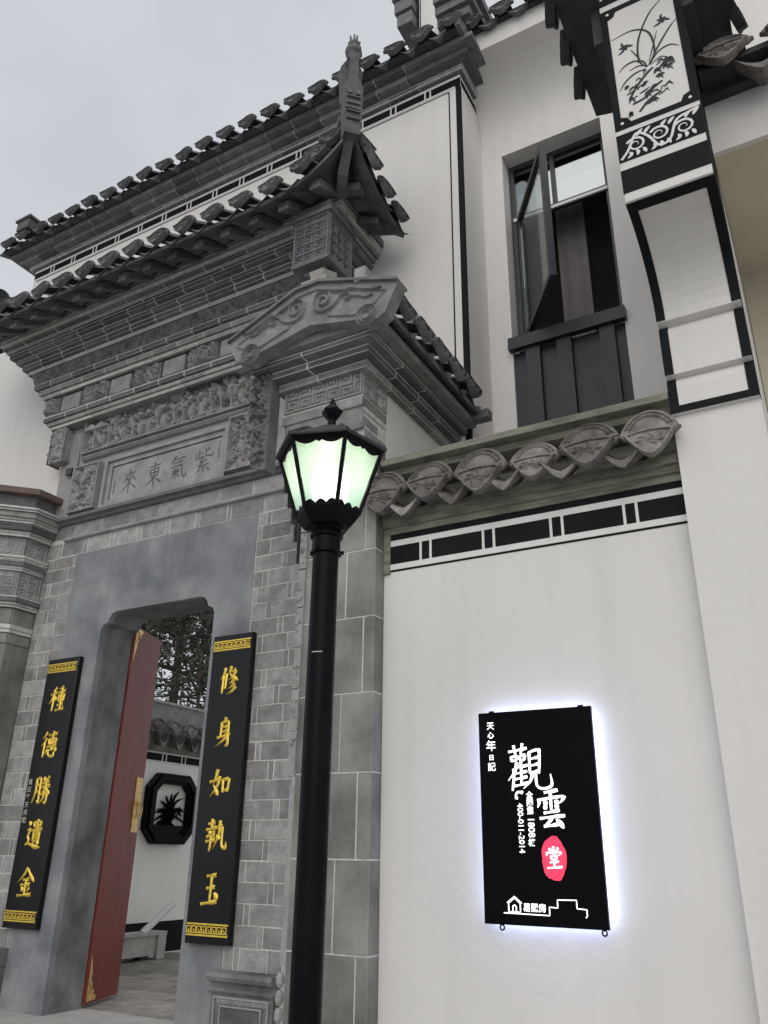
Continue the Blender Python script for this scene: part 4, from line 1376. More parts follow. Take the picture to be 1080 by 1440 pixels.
for cx in (-2.085, -2.965):
    for R in (.028, .050, .070):
        ribbon(b, [(cx + R * math.cos(a), 4.595 + R * math.sin(a)) for a in np.linspace(0, 2 * PI, 20)], .014, FP, .014, 'e', 1)
for s_ in (1, -1):
    X = lambda a: PX + .02 + s_ * a
    ribbon(b, [(X(.035), 4.80), (X(.05), 4.865), (X(.10), 4.885), (X(.15), 4.855), (X(.15), 4.80), (X(.11), 4.775), (X(.075), 4.80), (X(.085), 4.838), (X(.115), 4.835)], .020, FP, .022, 'c', 5)
    ribbon(b, [(X(.035), 4.80), (X(.06), 4.745), (X(.13), 4.725), (X(.20), 4.755), (X(.24), 4.80), (X(.29), 4.805), (X(.31), 4.775), (X(.285), 4.755), (X(.262), 4.772)], .020, FP, .022, 'c', 5)
    ribbon(b, [(X(.24), 4.80), (X(.30), 4.835), (X(.38), 4.80), (X(.47), 4.765), (X(.53), 4.765)], .022, FP, .02, 'p', 5)
    ribbon(b, [(X(.31), 4.775), (X(.37), 4.755), (X(.42), 4.725), (X(.47), 4.73)], .018, FP, .018, 'p', 5)
    ribbon(b, [(X(.16), 4.865), (X(.20), 4.845), (X(.235), 4.84)], .016, FP, .016, 'b', 4)
b.build('cloud_scrolls', 'gable_stone', gb)
b = MB()
for a, c in zip(top[:-1], top[1:]):
    b.prism([(a[0], 0, a[1]), (c[0], 0, c[1]), (c[0], 0, c[1] + .020), (a[0], 0, a[1] + .020)], (0, PY - .025, 0), (0, PY + .12, 0))
b.build('gable_coping', 'dark_brick', gb)
b = MB()
for sx in (1, -1):
    e = PX + sx * .53
    b.prism([(PX, 0, 4.93), (e, 0, 4.66), (e, 0, 4.70), (PX, 0, 4.97)], (0, PY + .1, 0), (0, YH - .004, 0))
b.build('roof_bed', 'dark_brick', wg)
b = MB()
b.box(PX - .10, PX + .10, PY + .05, YH - .004, 4.98, 5.08)
b.box(PX + .36, PX + .44, PY - .02, PY + .14, 4.86, 4.96)
b.build('roof_ridge', 'carved_stone', wg)
tileW = fan_tile_mesh('eave_tile', 'roof_tile', .24, .21, .25, .4)
panW = pan_tile_mesh('pan_tile', 'roof_tile', .18, .06, .35)
yv = 3.70
while yv < 5.0:
    put('eave_tile', tileW, (PX + .555, yv, 4.80), PI / 2, wg)
    put('pan_tile', panW, (PX + .54, yv + .133, 4.755), PI / 2, wg)
    put('eave_tile', tileW, (PX - .555, yv, 4.80), -PI / 2, wg)
    yv += .265
b = MB()
b.box(PX + .42, PX + .61, 4.93, YH - .004, 4.62, 4.69)
b.build('eave_stop', 'dark_carved', wg)

# left wing wall: only its splayed inner face is in view
lw = thing('wing_wall', 'grey stone wing wall with carved fret and corbel bands, left of the gatehouse behind the narrow couplet', 'wall', (-7.4, 4.3, 0))
K = (GX0, 4.70)
pathL = [(-7.90, 3.97), (-7.43, 3.97), K, (GX0, YG - .008)]
b = MB()
poly_body(b, [(-7.90, 3.98), (-7.435, 3.98), (GX0 - .008, 4.705), (GX0 - .008, YH - .004), (-7.90, YH - .004)], 0, 4.8)
b.build('wall_core', 'slab_stone', lw)
core = MB()
lv = [(3.46, 3.53, .015, 'r', 'grey_brick'), (3.70, 3.745, .03, 'r', 'grey_brick'), (3.75, 3.80, .05, 'b', 'dark_brick'),
      (4.06, 4.10, .03, 'r', 'grey_brick'), (4.105, 4.155, .05, 'b', 'dark_brick'), (4.16, 4.20, .06, 'r', 'grey_brick'),
      (4.40, 4.45, .06, 'r', 'grey_brick'), (4.455, 4.515, .09, 'b', 'dark_brick'), (4.52, 4.565, .12, 'r', 'grey_brick'), (4.57, 4.615, .15, 'b', 'grey_brick'), (4.62, 4.66, .18, 'r', 'dark_brick')]
for i, (z0, z1, p, kd, m_) in enumerate(lv):
    course(offset_path(pathL, p) and [(v.x, v.y) for v, _ in offset_path(pathL, p)], 0, (sec_round if kd == 'r' else sec_rect)(z0, z1, .12 + p), .36, 'corbel_brick', m_, lw, phase=.5 if i % 2 else 1, core=core)
core.build('corbel_mortar', 'mortar', lw)
dS = (Vector(K) - Vector((-7.43, 3.97))).normalized()
nS = Vector((dS.y, -dS.x))
LS = (Vector(K) - Vector((-7.43, 3.97))).length
def splay(z, off=0.0):
    return frame((-7.43 + nS.x * off, 3.97 + nS.y * off, z), (dS.x, dS.y, 0), (0, 0, 1), (nS.x, nS.y, 0))
for nm, z, h, kd, cl in (('fret_panel', 3.805, .25, 'fret', .012), ('leaf_band', 4.205, .19, 'floral', .013)):
    b = MB()
    relief(b, splay(z, .004), LS, h, .014, 9, cl, kd, rim=.012)
    relief(b, frame((GX0 + .003, 4.70, z), (0, 1, 0), (0, 0, 1), (1, 0, 0)), .24, h, .012, 10, cl, kd, rim=.012)
    b.build(nm, 'carved_stone', lw)
b = MB()
relief(b, splay(2.65, .004), LS - .14, .68, .02, 15, .012, 'floral', rim=.014)
b.build('carved_panel', 'carved_stone', lw)
for z0, z1 in ((.43, 1.0), (1.0, 1.5), (1.5, 2.05), (2.05, 2.6), (3.36, 3.455), (3.535, 3.695)):
    V, Fc = brick_vf(splay(z0 + .003, .004), LS - .006, z1 - z0 - .006, .05, .003)
    shared('stone_slab', V, Fc, 'slab_stone', lw)
    V, Fc = brick_vf(frame((GX0 + .003, 4.703, z0 + .003), (0, 1, 0), (0, 0, 1), (1, 0, 0)), .24, z1 - z0 - .006, .05, .003)
    shared('stone_slab', V, Fc, 'slab_stone', lw)
b = MB()
oE = [(v.x, v.y) for v, _ in offset_path(pathL, .13)]
poly_body(b, [(-8.0, oE[1][1])] + oE[1:3] + [(oE[3][0], YG - .01), (GX0 - .03, YH - .004), (-8.0, YH - .004)], 4.83, 4.89)
b.build('eave_slab', 'brown_edge', lw)
b = MB()
oF = [(v.x, v.y) for v, _ in offset_path(pathL, .05)]
poly_body(b, [(-7.95, oF[1][1])] + oF[1:3] + [(oF[3][0], YG - .01), (GX0 - .03, YH - .004), (-7.95, YH - .004)], 4.665, 4.828)
b.build('fascia_wall', 'dark_brick', lw)

# ================================================================== BOUNDARY WALL with the tiled cap
YS = 4.05
bw = thing('boundary_wall', 'white boundary wall with black and white painted band under a weathered tile cap', 'wall', (-1.4, 4.15, 0))
BX0, BX1 = XP + .004, -.515
b = MB()
b.box(BX0, BX1, YS, YS + .24, 0, 3.42)
b.build('wall_body', 'white_plaster', bw)
b = MB()
b.box(BX0, BX1, YS - .003, YS, 3.217, 3.338)
b.box(BX0, BX1, YS - .003, YS, 3.370, 3.412)
b.box(BX0, BX1, YS - .003, YS, 3.172, 3.183)
b.build('painted_band', 'black_paint', bw)
b = MB()
x = -.771
while x > BX0 - .05:
    for x0 in (x, x - .066):
        if x0 > BX0:
            b.box(x0, x0 + .015, YS - .0055, YS, 3.215, 3.340)
    x -= .404
b.box(BX0, BX1, YS - .006, YS, 3.335, 3.372)
b.box(BX0, BX1, YS - .006, YS, 3.184, 3.219)
b.build('white_line', 'white_paint', bw)
b = MB()
for z0, z1, p in ((3.412, 3.455, .012), (3.455, 3.50, .03), (3.50, 3.545, .05)):
    b.box(BX0, BX1, YS - p, YS + .24, z0, z1)
b.box(BX0, BX1, YS + .14, YS + .24, 3.545, 3.80)
b.box(BX0, BX0 + .045, YS - .014, YS, 3.16, 3.412)
b.build('cap_moulding', 'cap_mould', bw)
b = MB()
b.prism([(0, YS + .08, 3.76), (0, YS - .03, 3.80), (0, YS - .04, 3.835), (0, YS - .10, 3.85), (0, YS - .10, 3.885), (0, YS - .085, 3.90), (0, YS + .3, 4.0), (0, YS + .3, 3.76)], (BX0 + .02, 0, 0), (BX1, 0, 0))
b.build('cap_ridge', 'cap_mould', bw)
tileB = fan_tile_mesh('eave_tile', 'cap_tile', .335, .30, .25, 0)
panB = pan_tile_mesh('pan_tile', 'cap_tile', .225, .085, .24)
for xr in (-2.227, -1.915, -1.59, -1.262, -.935, -.62):
    put('eave_tile', tileB, (xr + random.uniform(-.012, .012), YS - .14 + random.uniform(-.02, .02), 3.655 + random.uniform(-.010, .010)), random.uniform(-.09, .09), bw, rx=random.uniform(-.12, .12), sc=random.uniform(.93, 1.07))
for xr in (-2.074, -1.765, -1.44, -1.105, -.765):
    put('pan_tile', panB, (xr + random.uniform(-.012, .012), YS - .175 + random.uniform(-.025, .02), 3.60 + random.uniform(-.010, .010)), random.uniform(-.12, .12), bw, rx=random.uniform(-.1, .12), sc=random.uniform(.94, 1.08))

# ================================================================== PAINTED PIER with the coved bracket
pp = thing('painted_pier', 'white pier with black outlined coved bracket and ink orchid painting at its top, right side', 'pillar', (-.3, 4.2, 0))
PX0, PX1 = -.51, -.082
prof = [(3.97, 3.745), (3.945, 3.747), (3.945, 3.90), (3.953, 3.94), (3.968, 3.963), (3.925, 3.972), (3.925, 4.215), (3.933, 4.26), (3.950, 4.286), (3.895, 4.297)]
cvp = [(3.895 - .515 * (1 - math.cos(a)), 4.305 + .40 * math.sin(a)) for a in np.linspace(.12, PI / 2, 12)]
front = prof + cvp
b = MB()
b.prism([(0, y_, z_) for y_, z_ in [(3.97, 0)] + front + [(3.37, 4.71), (3.37, 7.6), (5.497, 7.6), (5.497, 0)]], (PX0, 0, 0), (PX1, 0, 0))
b.build('pier_body', 'white_plaster', pp)
def strip(bb, x0, x1, pts, t0=.0, t1=.004):
    """thin band following the bracket profile"""
    V, Fc = [], []
    n = len(pts)
    for off in (t0, t1):
        for i, p in enumerate(pts):
            d = Vector(pts[min(i + 1, n - 1)]) - Vector(pts[max(i - 1, 0)])
            d = d.normalized() if d.length else Vector((0, 1))
            nn = Vector((-d.y, d.x))                 # towards -Y / below
            if nn.x > 0.0 and abs(nn.x) > 1e-6:
                pass
            V += [(x0, p[0] + nn.x * off, p[1] + nn.y * off), (x1, p[0] + nn.x * off, p[1] + nn.y * off)]
    m_ = 2 * n
    for i in range(n - 1):
        Fc += [(2 * i, 2 * i + 2, 2 * i + 3, 2 * i + 1), (m_ + 2 * i, m_ + 2 * i + 2, m_ + 2 * i + 3, m_ + 2 * i + 1),
               (2 * i, 2 * i + 2, m_ + 2 * i + 2, m_ + 2 * i), (2 * i + 1, 2 * i + 3, m_ + 2 * i + 3, m_ + 2 * i + 1)]
    bb.add(V, Fc)
b = MB()
for x0, x1 in ((PX0 - .002, PX0 + .045), (PX1 - .045, PX1 + .002)):
    for seg in ([(3.945, 3.749), (3.945, 3.90), (3.953, 3.94), (3.967, 3.961)], [(3.925, 3.974), (3.925, 4.215), (3.933, 4.26), (3.949, 4.284)], [(3.895, 4.302)] + cvp):
        strip(b, x0, x1, seg)
strip(b, PX0 + .045, PX1 - .045, [(3.945, 3.749), (3.945, 3.79)])
b.box(PX0 - .003, PX1 + .003, 3.366, 3.38, 4.765, 4.918)
strip(b, PX0 + .045, PX1 - .045, cvp[-2:])
b.box(PX0 - .003, PX1 + .003, 3.366, 3.37, 4.975, 5.165)
b.box(PX0 - .003, PX0 + .035, 3.366, 3.37, 5.20, 6.14)
b.box(PX1 - .035, PX1 + .003, 3.366, 3.37, 5.20, 6.14)
b.box(PX0 + .035, PX1 - .035, 3.366, 3.37, 5.20, 5.235)
b.box(PX0 + .035, PX1 - .035, 3.366, 3.37, 6.105, 6.14)
for cx, cz in ((PX0 + .035, 5.235), (PX1 - .035, 5.235), (PX0 + .035, 6.105), (PX1 - .035, 6.105)):
    sx = 1 if cx < -.3 else -1
    sz = 1 if cz < 5.6 else -1
    b.prism([(cx, 3.3665, cz), (cx + sx * .05, 3.3665, cz), (cx + sx * .035, 3.3665, cz + sz * .035), (cx, 3.3665, cz + sz * .05)], (0, 0, 0), (0, .003, 0))
b.box(PX0 - .003, PX1 + .003, 3.366, 3.37, 6.19, 6.50)
b.prism([(0, y_, z_) for y_, z_ in front[1:] + [(3.371, 4.71), (3.371, 6.5), (3.995, 6.5), (3.995, 3.745)]], (PX1, 0, 0), (PX1 + .003, 0, 0))
b.build('black_outline', 'black_paint', pp)
for cx, cz in ((PX0 + .035, 5.235), (PX1 - .035, 5.235), (PX0 + .035, 6.105), (PX1 - .035, 6.105)):
    sx = 1 if cx < -.3 else -1
    sz = 1 if cz < 5.6 else -1
    b = MB()
    b.prism([(cx + sx * .004 + .009 * math.cos(a), 3.3635, cz + sz * .004 + .009 * math.sin(a)) for a in np.linspace(0, 2 * PI, 10, endpoint=False)], (0, 0, 0), (0, .002, 0))
    b.build('white_dot', 'white_paint', pp)
FW = frame((0, 3.3665, 0))
for zb, flip in ((5.07, 1), (6.32, 1)):
    b = MB()
    X0, wv = PX0 + .01, (PX1 - PX0 - .02)
    hh = .082
    for k, cx in enumerate((.2, .5, .8)):
        cxx = X0 + wv * cx
        up_ = 1 if k != 1 else 1
        sp_ = [(cxx + R * math.cos(a), zb + .008 * (1 if k % 2 else -1) + R * math.sin(a) * .95) for R, a in [(.052 * (1 - .78 * t), 2.6 - t * 9.5) for t in np.linspace(0, 1, 20)]]
        ribbon(b, sp_, .0125, FW, .002, 'p', 1, bevel=False)
        for j in range(3):
            ax = cxx - .035 + .035 * j
            ribbon(b, [(ax, zb - .048), (ax + .008, zb - .066), (ax + .014 * (j - 1), zb - .085)], .019, FW, .002, 'b', 4, bevel=False)
        for j in range(2):
            ax = cxx + .01 + .04 * j
            ribbon(b, [(ax, zb + .045), (ax + .014, zb + .066), (ax + .035, zb + .083)], .019, FW, .002, 'b', 4, bevel=False)
    ribbon(b, [(X0, zb - .08), (X0 + .10 * wv, zb - .03), (X0 + .22 * wv, zb + .065), (X0 + .36 * wv, zb + .02), (X0 + .48 * wv, zb - .07), (X0 + .62 * wv, zb - .055), (X0 + .72 * wv, zb + .05), (X0 + .88 * wv, zb + .075), (X0 + wv, zb + .085)], .0135, FW, .002, 'e', 5, bevel=False)
    b.build('white_scrolls', 'white_paint', pp)
# orchid in ink on the white panel
b = MB()
FK = frame((0, 3.3692, 0))
def uv(u, v):                                        # panel fractions measured from its top left
    return (PX0 + .035 + u * (PX1 - PX0 - .07), 6.105 - v * .87)
def stroke(pts, wd, pr='b'):
    ribbon(b, [uv(*p) for p in pts], wd, FK, .0012, pr, 6, bevel=False)
root = (.50, .60)
for pts, wd in (([(.50, .60), (.62, .50), (.58, .32), (.35, .24), (.02, .25)], .011), ([(.48, .61), (.38, .52), (.42, .34), (.62, .16), (.86, .06)], .011),
                ([(.52, .60), (.64, .50), (.85, .37), (1.0, .30)], .010), ([(.52, .60), (.66, .52), (.84, .50), (.97, .54)], .009),
                ([(.46, .60), (.34, .52), (.18, .52), (.06, .56)], .009), ([(.46, .62), (.30, .62), (.14, .66), (.04, .72)], .009),
                ([(.48, .60), (.44, .55), (.36, .52)], .008), ([(.50, .60), (.36, .57), (.22, .58)], .005), ([(.54, .60), (.70, .57), (.86, .63)], .004),
                ([(.52, .57), (.62, .44), (.70, .33)], .006), ([(.40, .52), (.34, .46), (.28, .40)], .006)):
    stroke(pts, wd)
for fx, fy in ((.20, .36), (.80, .26)):
    for k in range(6):
        a = k * 1.05 + (.3 if fx > .5 else 0)
        q = (1.0, .6, 1.25, .7, 1.1, .5)[k]
        stroke([(fx, fy), (fx + .06 * q * math.cos(a), fy + .026 * q * math.sin(a)), (fx + .13 * q * math.cos(a + .25), fy + .05 * q * math.sin(a + .25))], .015)
rr = np.random.default_rng(5)
for k in range(40):
    u, v = rr.uniform(.12, .84), rr.uniform(.67, .95)
    v -= (u - .3) * .20
    L_ = rr.uniform(.04, .16)
    stroke([(u, v), (u + L_ * .5, v - rr.uniform(.0, .04)), (u + L_, v - rr.uniform(-.02, .04))], rr.uniform(.005, .022))
for pts in ([(.16, .82), (.3, .73), (.46, .66), (.56, .63)], [(.2, .87), (.4, .85), (.52, .80), (.66, .77)], [(.62, .68), (.72, .63), (.84, .64)], [(.28, .95), (.42, .89), (.62, .85)]):
    stroke(pts, .018, 'c')
b.build('ink_orchid', 'ink', pp)
# dark little roof over the pier
b = MB()
b.prism([(-.75, 0, 6.30), (PX0 - .002, 0, 6.24), (PX0 - .002, 0, 6.55), (-.75, 0, 6.36)], (0, 3.0, 0), (0, 4.20, 0))
b.prism([(.155, 0, 6.30), (PX1 + .002, 0, 6.24), (PX1 + .002, 0, 6.55), (.155, 0, 6.36)], (0, 3.0, 0), (0, 4.20, 0))
b.build('roof_bed', 'dark_wood', pp)
b = MB()
b.box(PX0 - .06, PX0 - .003, 3.40, 4.20, 5.95, 6.24)
b.build('roof_corbel', 'dark_wood', pp)
b = MB()
b.box(PX1 + .003, PX1 + .06, 3.40, 4.20, 5.95, 6.24)
b.build('roof_corbel', 'dark_wood', pp)
tileP = fan_tile_mesh('eave_tile', 'dark_wood', .31, .26, .2, 0)  # near-black tiles: shade of their undersides is carried by the colour
for yv in (3.07, 3.36, 3.65, 3.94):
    put('eave_tile', tileP, (-.765, yv, 6.37), -PI / 2 + .25, pp)
    put('eave_tile', tileP, (.17, yv, 6.37), PI / 2 - .25, pp)

# ================================================================== PORCH right of the pier
po = thing('porch', 'tan shaded porch recess under a white beam with tile cap at the far right', 'porch', (.8, 4.6, 0))
b = MB()
b.box(PX1 + .004, 2.4, 4.0, 4.035, 5.42, 5.80)
b.build('beam', 'white_plaster', po)
b = MB()
b.box(PX1 + .004, 2.4, 5.25, 5.40, 0, 5.6)
b.box(PX1 + .004, 2.4, 4.037, 5.25, 5.424, 5.6)
b.build('recess_wall', 'tan_plaster', po)
b = MB()
b.box(PX1 + .004, 2.4, 3.93, 4.2, 5.80, 5.86)
b.prism([(0, 3.80, 5.90), (0, 4.25, 6.12), (0, 4.25, 5.86), (0, 3.80, 5.86)], (PX1 + .01, 0, 0), (2.4, 0, 0))
b.build('cap_moulding', 'dark_wood', po)
tileQ = fan_tile_mesh('eave_tile', 'cap_tile', .34, .25, .25, .3)
panQ = pan_tile_mesh('pan_tile', 'cap_tile', .28, .10, .3)
for k in range(5):
    put('eave_tile', tileQ, (.075 + k * .37, 3.77, 5.93), 0, po)
    put('pan_tile', panQ, (.26 + k * .37, 3.78, 5.85), 0, po)

# ================================================================== ILLUMINATED SIGN
sg_ = thing('illuminated_sign', 'backlit black rectangular sign with glowing white calligraphy and red seal on the white wall', 'sign', (-1.375, 4.0, 1.30))
SX0s, SX1s, SZ0, SZ1s, SY = -1.67, -1.078, 1.302, 2.282, 3.97
b = MB()
b.box(SX0s, SX1s, SY, SY + .022, SZ0, SZ1s)
b.build('sign_panel', 'sign_black', sg_)
b = MB()
b.box(SX0s + .012, SX1s - .012, SY + .024, YS - .014, SZ0 + .012, SZ1s - .012)
b.build('light_strip', 'led', sg_)
for xx in (-1.586, -1.102):
    b = MB()
    b.tube([(xx + .011 * math.cos(a), SY + .01, SZ0 - .012 + .011 * math.sin(a)) for a in np.linspace(0, 2 * PI, 13)], .004, 5, False)
    b.build('fixing_loop', 'black_metal', sg_)
for xx in (-1.60, -1.13):
    b = MB()
    b.box(xx - .012, xx + .012, SY + .002, SY + .02, SZ1s, SZ1s + .008)
    b.build('fixing_lug', 'black_metal', sg_)
FSg = frame((0, SY - .0005, 0))
for ch, x, z, w_, h_, st in (('觀', -1.515, 1.905, .185, .215, .0138), ('雲', -1.385, 1.725, .155, .175, .016)):
    b = MB()
    glyph(b, ch, FSg, x, z, w_, h_, st, .004, bevel=False)
    b.build('character', 'sign_white', sg_)
b = MB()
out_ = []
rr = np.random.default_rng(3)
for a in np.linspace(0, 2 * PI, 40, endpoint=False):
    k = 1 + .035 * math.sin(5 * a + 1) + rr.uniform(-.025, .025)
    out_.append((-1.309 + .060 * k * math.cos(a), 1.592 + .097 * k * math.sin(a)))
b.prism([(a, SY, c) for a, c in out_], (0, -.0025, 0), (0, .001, 0))
b.build('red_seal', 'sign_red', sg_)
b = MB()
glyph(b, '堂', FSg, -1.354, 1.545, .09, .10, .0105, .005, bevel=False)
b.build('character', 'sign_white', sg_)
b = MB()
for c, z_, q in (('天', 2.212, .042), ('心', 2.166, .036), ('年', 2.112, .056), ('日', 2.056, .03), ('記', 2.010, .044)):
    text_mesh(b, c, FSg, -1.604, z_, q, .003, bold=.0004)
b.build('signature_lettering', 'sign_white', sg_)
b = MB()
for i, c in enumerate('全國第'):
    text_mesh(b, c, FSg, -1.413, 1.872 - i * .036, .035, .003, bold=.0008)
b.build('count_lettering', 'sign_white', sg_)
b = MB()
text_mesh(b, '1808', FSg, -1.413, 1.728, .046, .003, sx=1.0, rot=-PI / 2, bold=.0004)
b.build('count_lettering', 'sign_white', sg_)
b = MB()
text_mesh(b, '棟', FSg, -1.413, 1.658, .035, .003, bold=.0008)
b.build('count_lettering', 'sign_white', sg_)
b = MB()
text_mesh(b, '400-011-2014', FSg, -1.465, 1.725, .040, .003, rot=-PI / 2, bold=.0003)
ribbon(b, [(-1.482, 1.862), (-1.482, 1.878), (-1.472, 1.889), (-1.452, 1.889)], .012, FSg, .003, 'c', 5, bevel=False)
ribbon(b, [(-1.487, 1.866), (-1.474, 1.860)], .012, FSg, .003, 'e', 2, bevel=False)
ribbon(b, [(-1.456, 1.882), (-1.448, 1.894)], .012, FSg, .003, 'e', 2, bevel=False)
b.build('phone_lettering', 'sign_white', sg_)
b = MB()
LW = .0042
for pts in ([(-1.57, 1.353), (-1.346, 1.350), (-1.346, 1.385), (-1.306, 1.383), (-1.306, 1.416), (-1.216, 1.418), (-1.216, 1.384), (-1.171, 1.381), (-1.171, 1.355), (-1.178, 1.348)],
            [(-1.545, 1.358), (-1.545, 1.395), (-1.515, 1.418), (-1.487, 1.395), (-1.487, 1.358), (-1.545, 1.358)], [(-1.552, 1.396), (-1.515, 1.424), (-1.480, 1.396)],
            [(-1.524, 1.362), (-1.524, 1.383), (-1.514, 1.388), (-1.507, 1.380), (-1.507, 1.362)]):
    ribbon(b, pts, LW, FSg, .003, 'e', smooth=False, bevel=False)
b.build('house_emblem', 'sign_white', sg_)
b = MB()
for i, c in enumerate('易墅房'):
    text_mesh(b, c, FSg, -1.455 + i * .038, 1.377, .038, .003, bold=.0006)
b.build('firm_lettering', 'sign_white', sg_)

# ================================================================== STREET LAMP
LX, LY = -1.75, 2.60
la = thing('street_lamp', 'black lamp post with a lit hexagonal frosted glass lantern standing before the gatehouse', 'street lamp', (LX, LY, 0))
b = MB()
b.lathe((LX, LY, 0), [(.16, 0), (.16, .04), (.12, .07), (.095, .30), (.075, .34), (.062, .38), (.0575, .5), (.0535, 2.735)], 20)
b.build('post', 'black_metal', la, smooth=True)
b = MB()
b.lathe((LX, LY, 2.73), [(.0535, 0), (.066, .004), (.066, .012), (.059, .016), (.059, .072), (.068, .076), (.070, .086), (.064, .094), (.06, .11)], 20)
for k in range(3):
    a = k * 2.1 + .5
    b.tube([(LX + .06 * math.cos(a), LY + .06 * math.sin(a), 2.742), (LX + .074 * math.cos(a), LY + .074 * math.sin(a), 2.742)], .008, 6)
b.build('collar', 'black_metal', la, smooth=True)
b = MB()
a0 = math.atan2(-.83, .558)
V = [(LX + r_ * math.cos(a0 + t_), LY + r_ * math.sin(a0 + t_), 2.315 + z_) for r_ in (.0540, .0552) for z_ in (0, .004) for t_ in np.linspace(-.75, .05, 7)]
b.add(V, [(14 + i, 15 + i, 22 + i, 21 + i) for i in range(6)] + [(i, i + 1, 15 + i, 14 + i) for i in range(6)] + [(7 + i, 8 + i, 22 + i, 21 + i) for i in range(6)])
b.build('scratch', 'pale_stone', la)
lt = link('lantern', None, la, (LX, LY, 2.84))
az = math.atan2(-.164, .188)
def hexp(R, z, k, rot=az):
    a = rot + k * PI / 3
    return Vector((LX + R * math.cos(a), LY + R * math.sin(a), z))
ZB, ZT, RB, RT = 2.905, 3.195, .128, .222
b = MB()
b.lathe((LX, LY, 0), [(.062, 2.835), (.075, 2.845), (.10, 2.85), (.135, 2.893), (.14, 2.905), (.12, 2.915), (.05, 2.915)], 6, az)
b.build('base_cup', 'black_metal', lt)
b = MB()
for k in range(6):
    b.tube([hexp(RB + .006, ZB, k), hexp(RT + .006, ZT, k)], .0095, 6)
    b.tube([hexp(RB + .004, ZB + .005, k), hexp(RB + .004, ZB + .005, k + 1)], .009, 5)
    b.tube([hexp(RT + .004, ZT - .004, k), hexp(RT + .004, ZT - .004, k + 1)], .010, 5)
    # scalloped valances, top and bottom
    P0, P1 = hexp(RT + .004, ZT - .002, k), hexp(RT + .004, ZT - .002, k + 1)
    Q0, Q1 = hexp(RB + .004, ZB, k), hexp(RB + .004, ZB, k + 1)
    nn = 18
    V = []
    for i in range(nn + 1):
        t_ = i / nn
        e = P0.lerp(P1, t_)
        dn = (Q0.lerp(Q1, t_) - e).normalized()
        d = .016 + .020 * abs(math.sin(t_ * PI * 2)) - (0 if abs(t_ - .5) > .04 else -.014)
        V += [e, e + dn * d]
    b.add(V, [(2 * i, 2 * i + 2, 2 * i + 3, 2 * i + 1) for i in range(nn)])
    V = []
    for i in range(nn + 1):
        t_ = i / nn
        e = Q0.lerp(Q1, t_)
        dn = (P0.lerp(P1, t_) - e).normalized()
        d = .016 + .016 * abs(math.sin(t_ * PI * 3))
        V += [e, e + dn * d]
    b.add(V, [(2 * i, 2 * i + 2, 2 * i + 3, 2 * i + 1) for i in range(nn)])
b.build('lantern_frame', 'black_metal', lt)
for k in range(6):
    b = MB()
    b.add([hexp(RB, ZB, k), hexp(RB, ZB, k + 1), hexp(RT, ZT, k + 1), hexp(RT, ZT, k)], [(0, 1, 2, 3)])
    b.build('lantern_pane', 'frosted_glass', lt)
b = MB()
b.lathe((LX, LY, 0), [(.222, 3.193), (.246, 3.193), (.248, 3.200), (.244, 3.205), (.228, 3.212), (.155, 3.262), (.10, 3.272), (.085, 3.30), (.06, 3.318), (.035, 3.325)], 6, az)
for k in range(6):
    b.tube([hexp(.246, 3.20, k), hexp(.246, 3.20, k + 1)], .006, 6)
    b.tube([hexp(.246, 3.203, k), hexp(.155, 3.266, k), hexp(.10, 3.276, k)], .008, 5)
b.build('lantern_roof', 'grey_metal', lt)
b = MB()
b.lathe((LX, LY, 3.32), [(.03, 0), (.02, .012), (.018, .045), (.045, .08), (.05, .09), (.028, .112), (.018, .125), (.006, .155)], 6, az)
b.build('finial', 'black_metal', lt)
b = MB()
b.lathe((LX, LY, 2.93), [(.016, 0), (.03, .02), (.06, .06), (.07, .10), (.06, .145), (.03, .175), (.01, .18)], 14)
b.build('bulb', 'bulb', lt, smooth=True)
ll = bpy.data.lights.new('lamp_light', 'POINT')
ll.energy = 3.0
ll.color = (1.0, .92, .70)
ll.shadow_soft_size = .03
lo = bpy.data.objects.new('lamp_light', ll)
lo.location = (LX, LY, 3.125)
COL.objects.link(lo)

# ================================================================== COUPLET BOARDS
def couplet(x0, x1, chars, label, extra=None):
    cb = thing('couplet_board', label, 'board', ((x0 + x1) / 2, 4.92, 1.0), 'couplet boards flanking the door')
    b = MB()
    V, Fc = brick_vf(frame((x0, 4.895, 1.005)), x1 - x0, 2.195, .048, .006)
    b.add(V, Fc)
    b.build('board', 'lacquer', cb)
    F = frame((0, 4.8945, 0))
    for zz in (1.055, 3.075):
        b = MB()
        w_ = x1 - x0 - .03
        b.box(x0 + .012, x1 - .012, 4.8925, 4.8945, zz, zz + .010)
        b.box(x0 + .012, x1 - .012, 4.8925, 4.8945, zz + .070, zz + .080)
        nk = 8
        c = (x1 - x0 - .03) / nk
        for k in range(nk):
            ax = x0 + .015 + k * c
            pts = [(ax, zz + .02), (ax, zz + .06), (ax + c * .78, zz + .06), (ax + c * .78, zz + .03), (ax + c * .35, zz + .03), (ax + c * .35, zz + .045)]
            ribbon(b, pts, .0065, F, .003, 'e', smooth=False, bevel=False)
            ribbon(b, [(ax, zz + .02), (ax + c, zz + .02)], .0065, F, .003, 'e', smooth=False, bevel=False)
        b.build('fret_band', 'gold', cb)
    zc = (2.835, 2.44, 2.063, 1.715, 1.35)
    for ch, z in zip(chars, zc):
        b = MB()
        glyph(b, ch, F, (x0 + x1) / 2 - .105, z - .118, .21, .235, .029, .006)
        b.build('character', 'gold', cb)
    if extra:
        b = MB()
        for i, c in enumerate(extra):
            text_mesh(b, c, F, x0 + .045, 2.13 - i * .062, .05, .002, bold=.001)
        b.build('small_lettering', 'pale_stone', cb)
    return cb
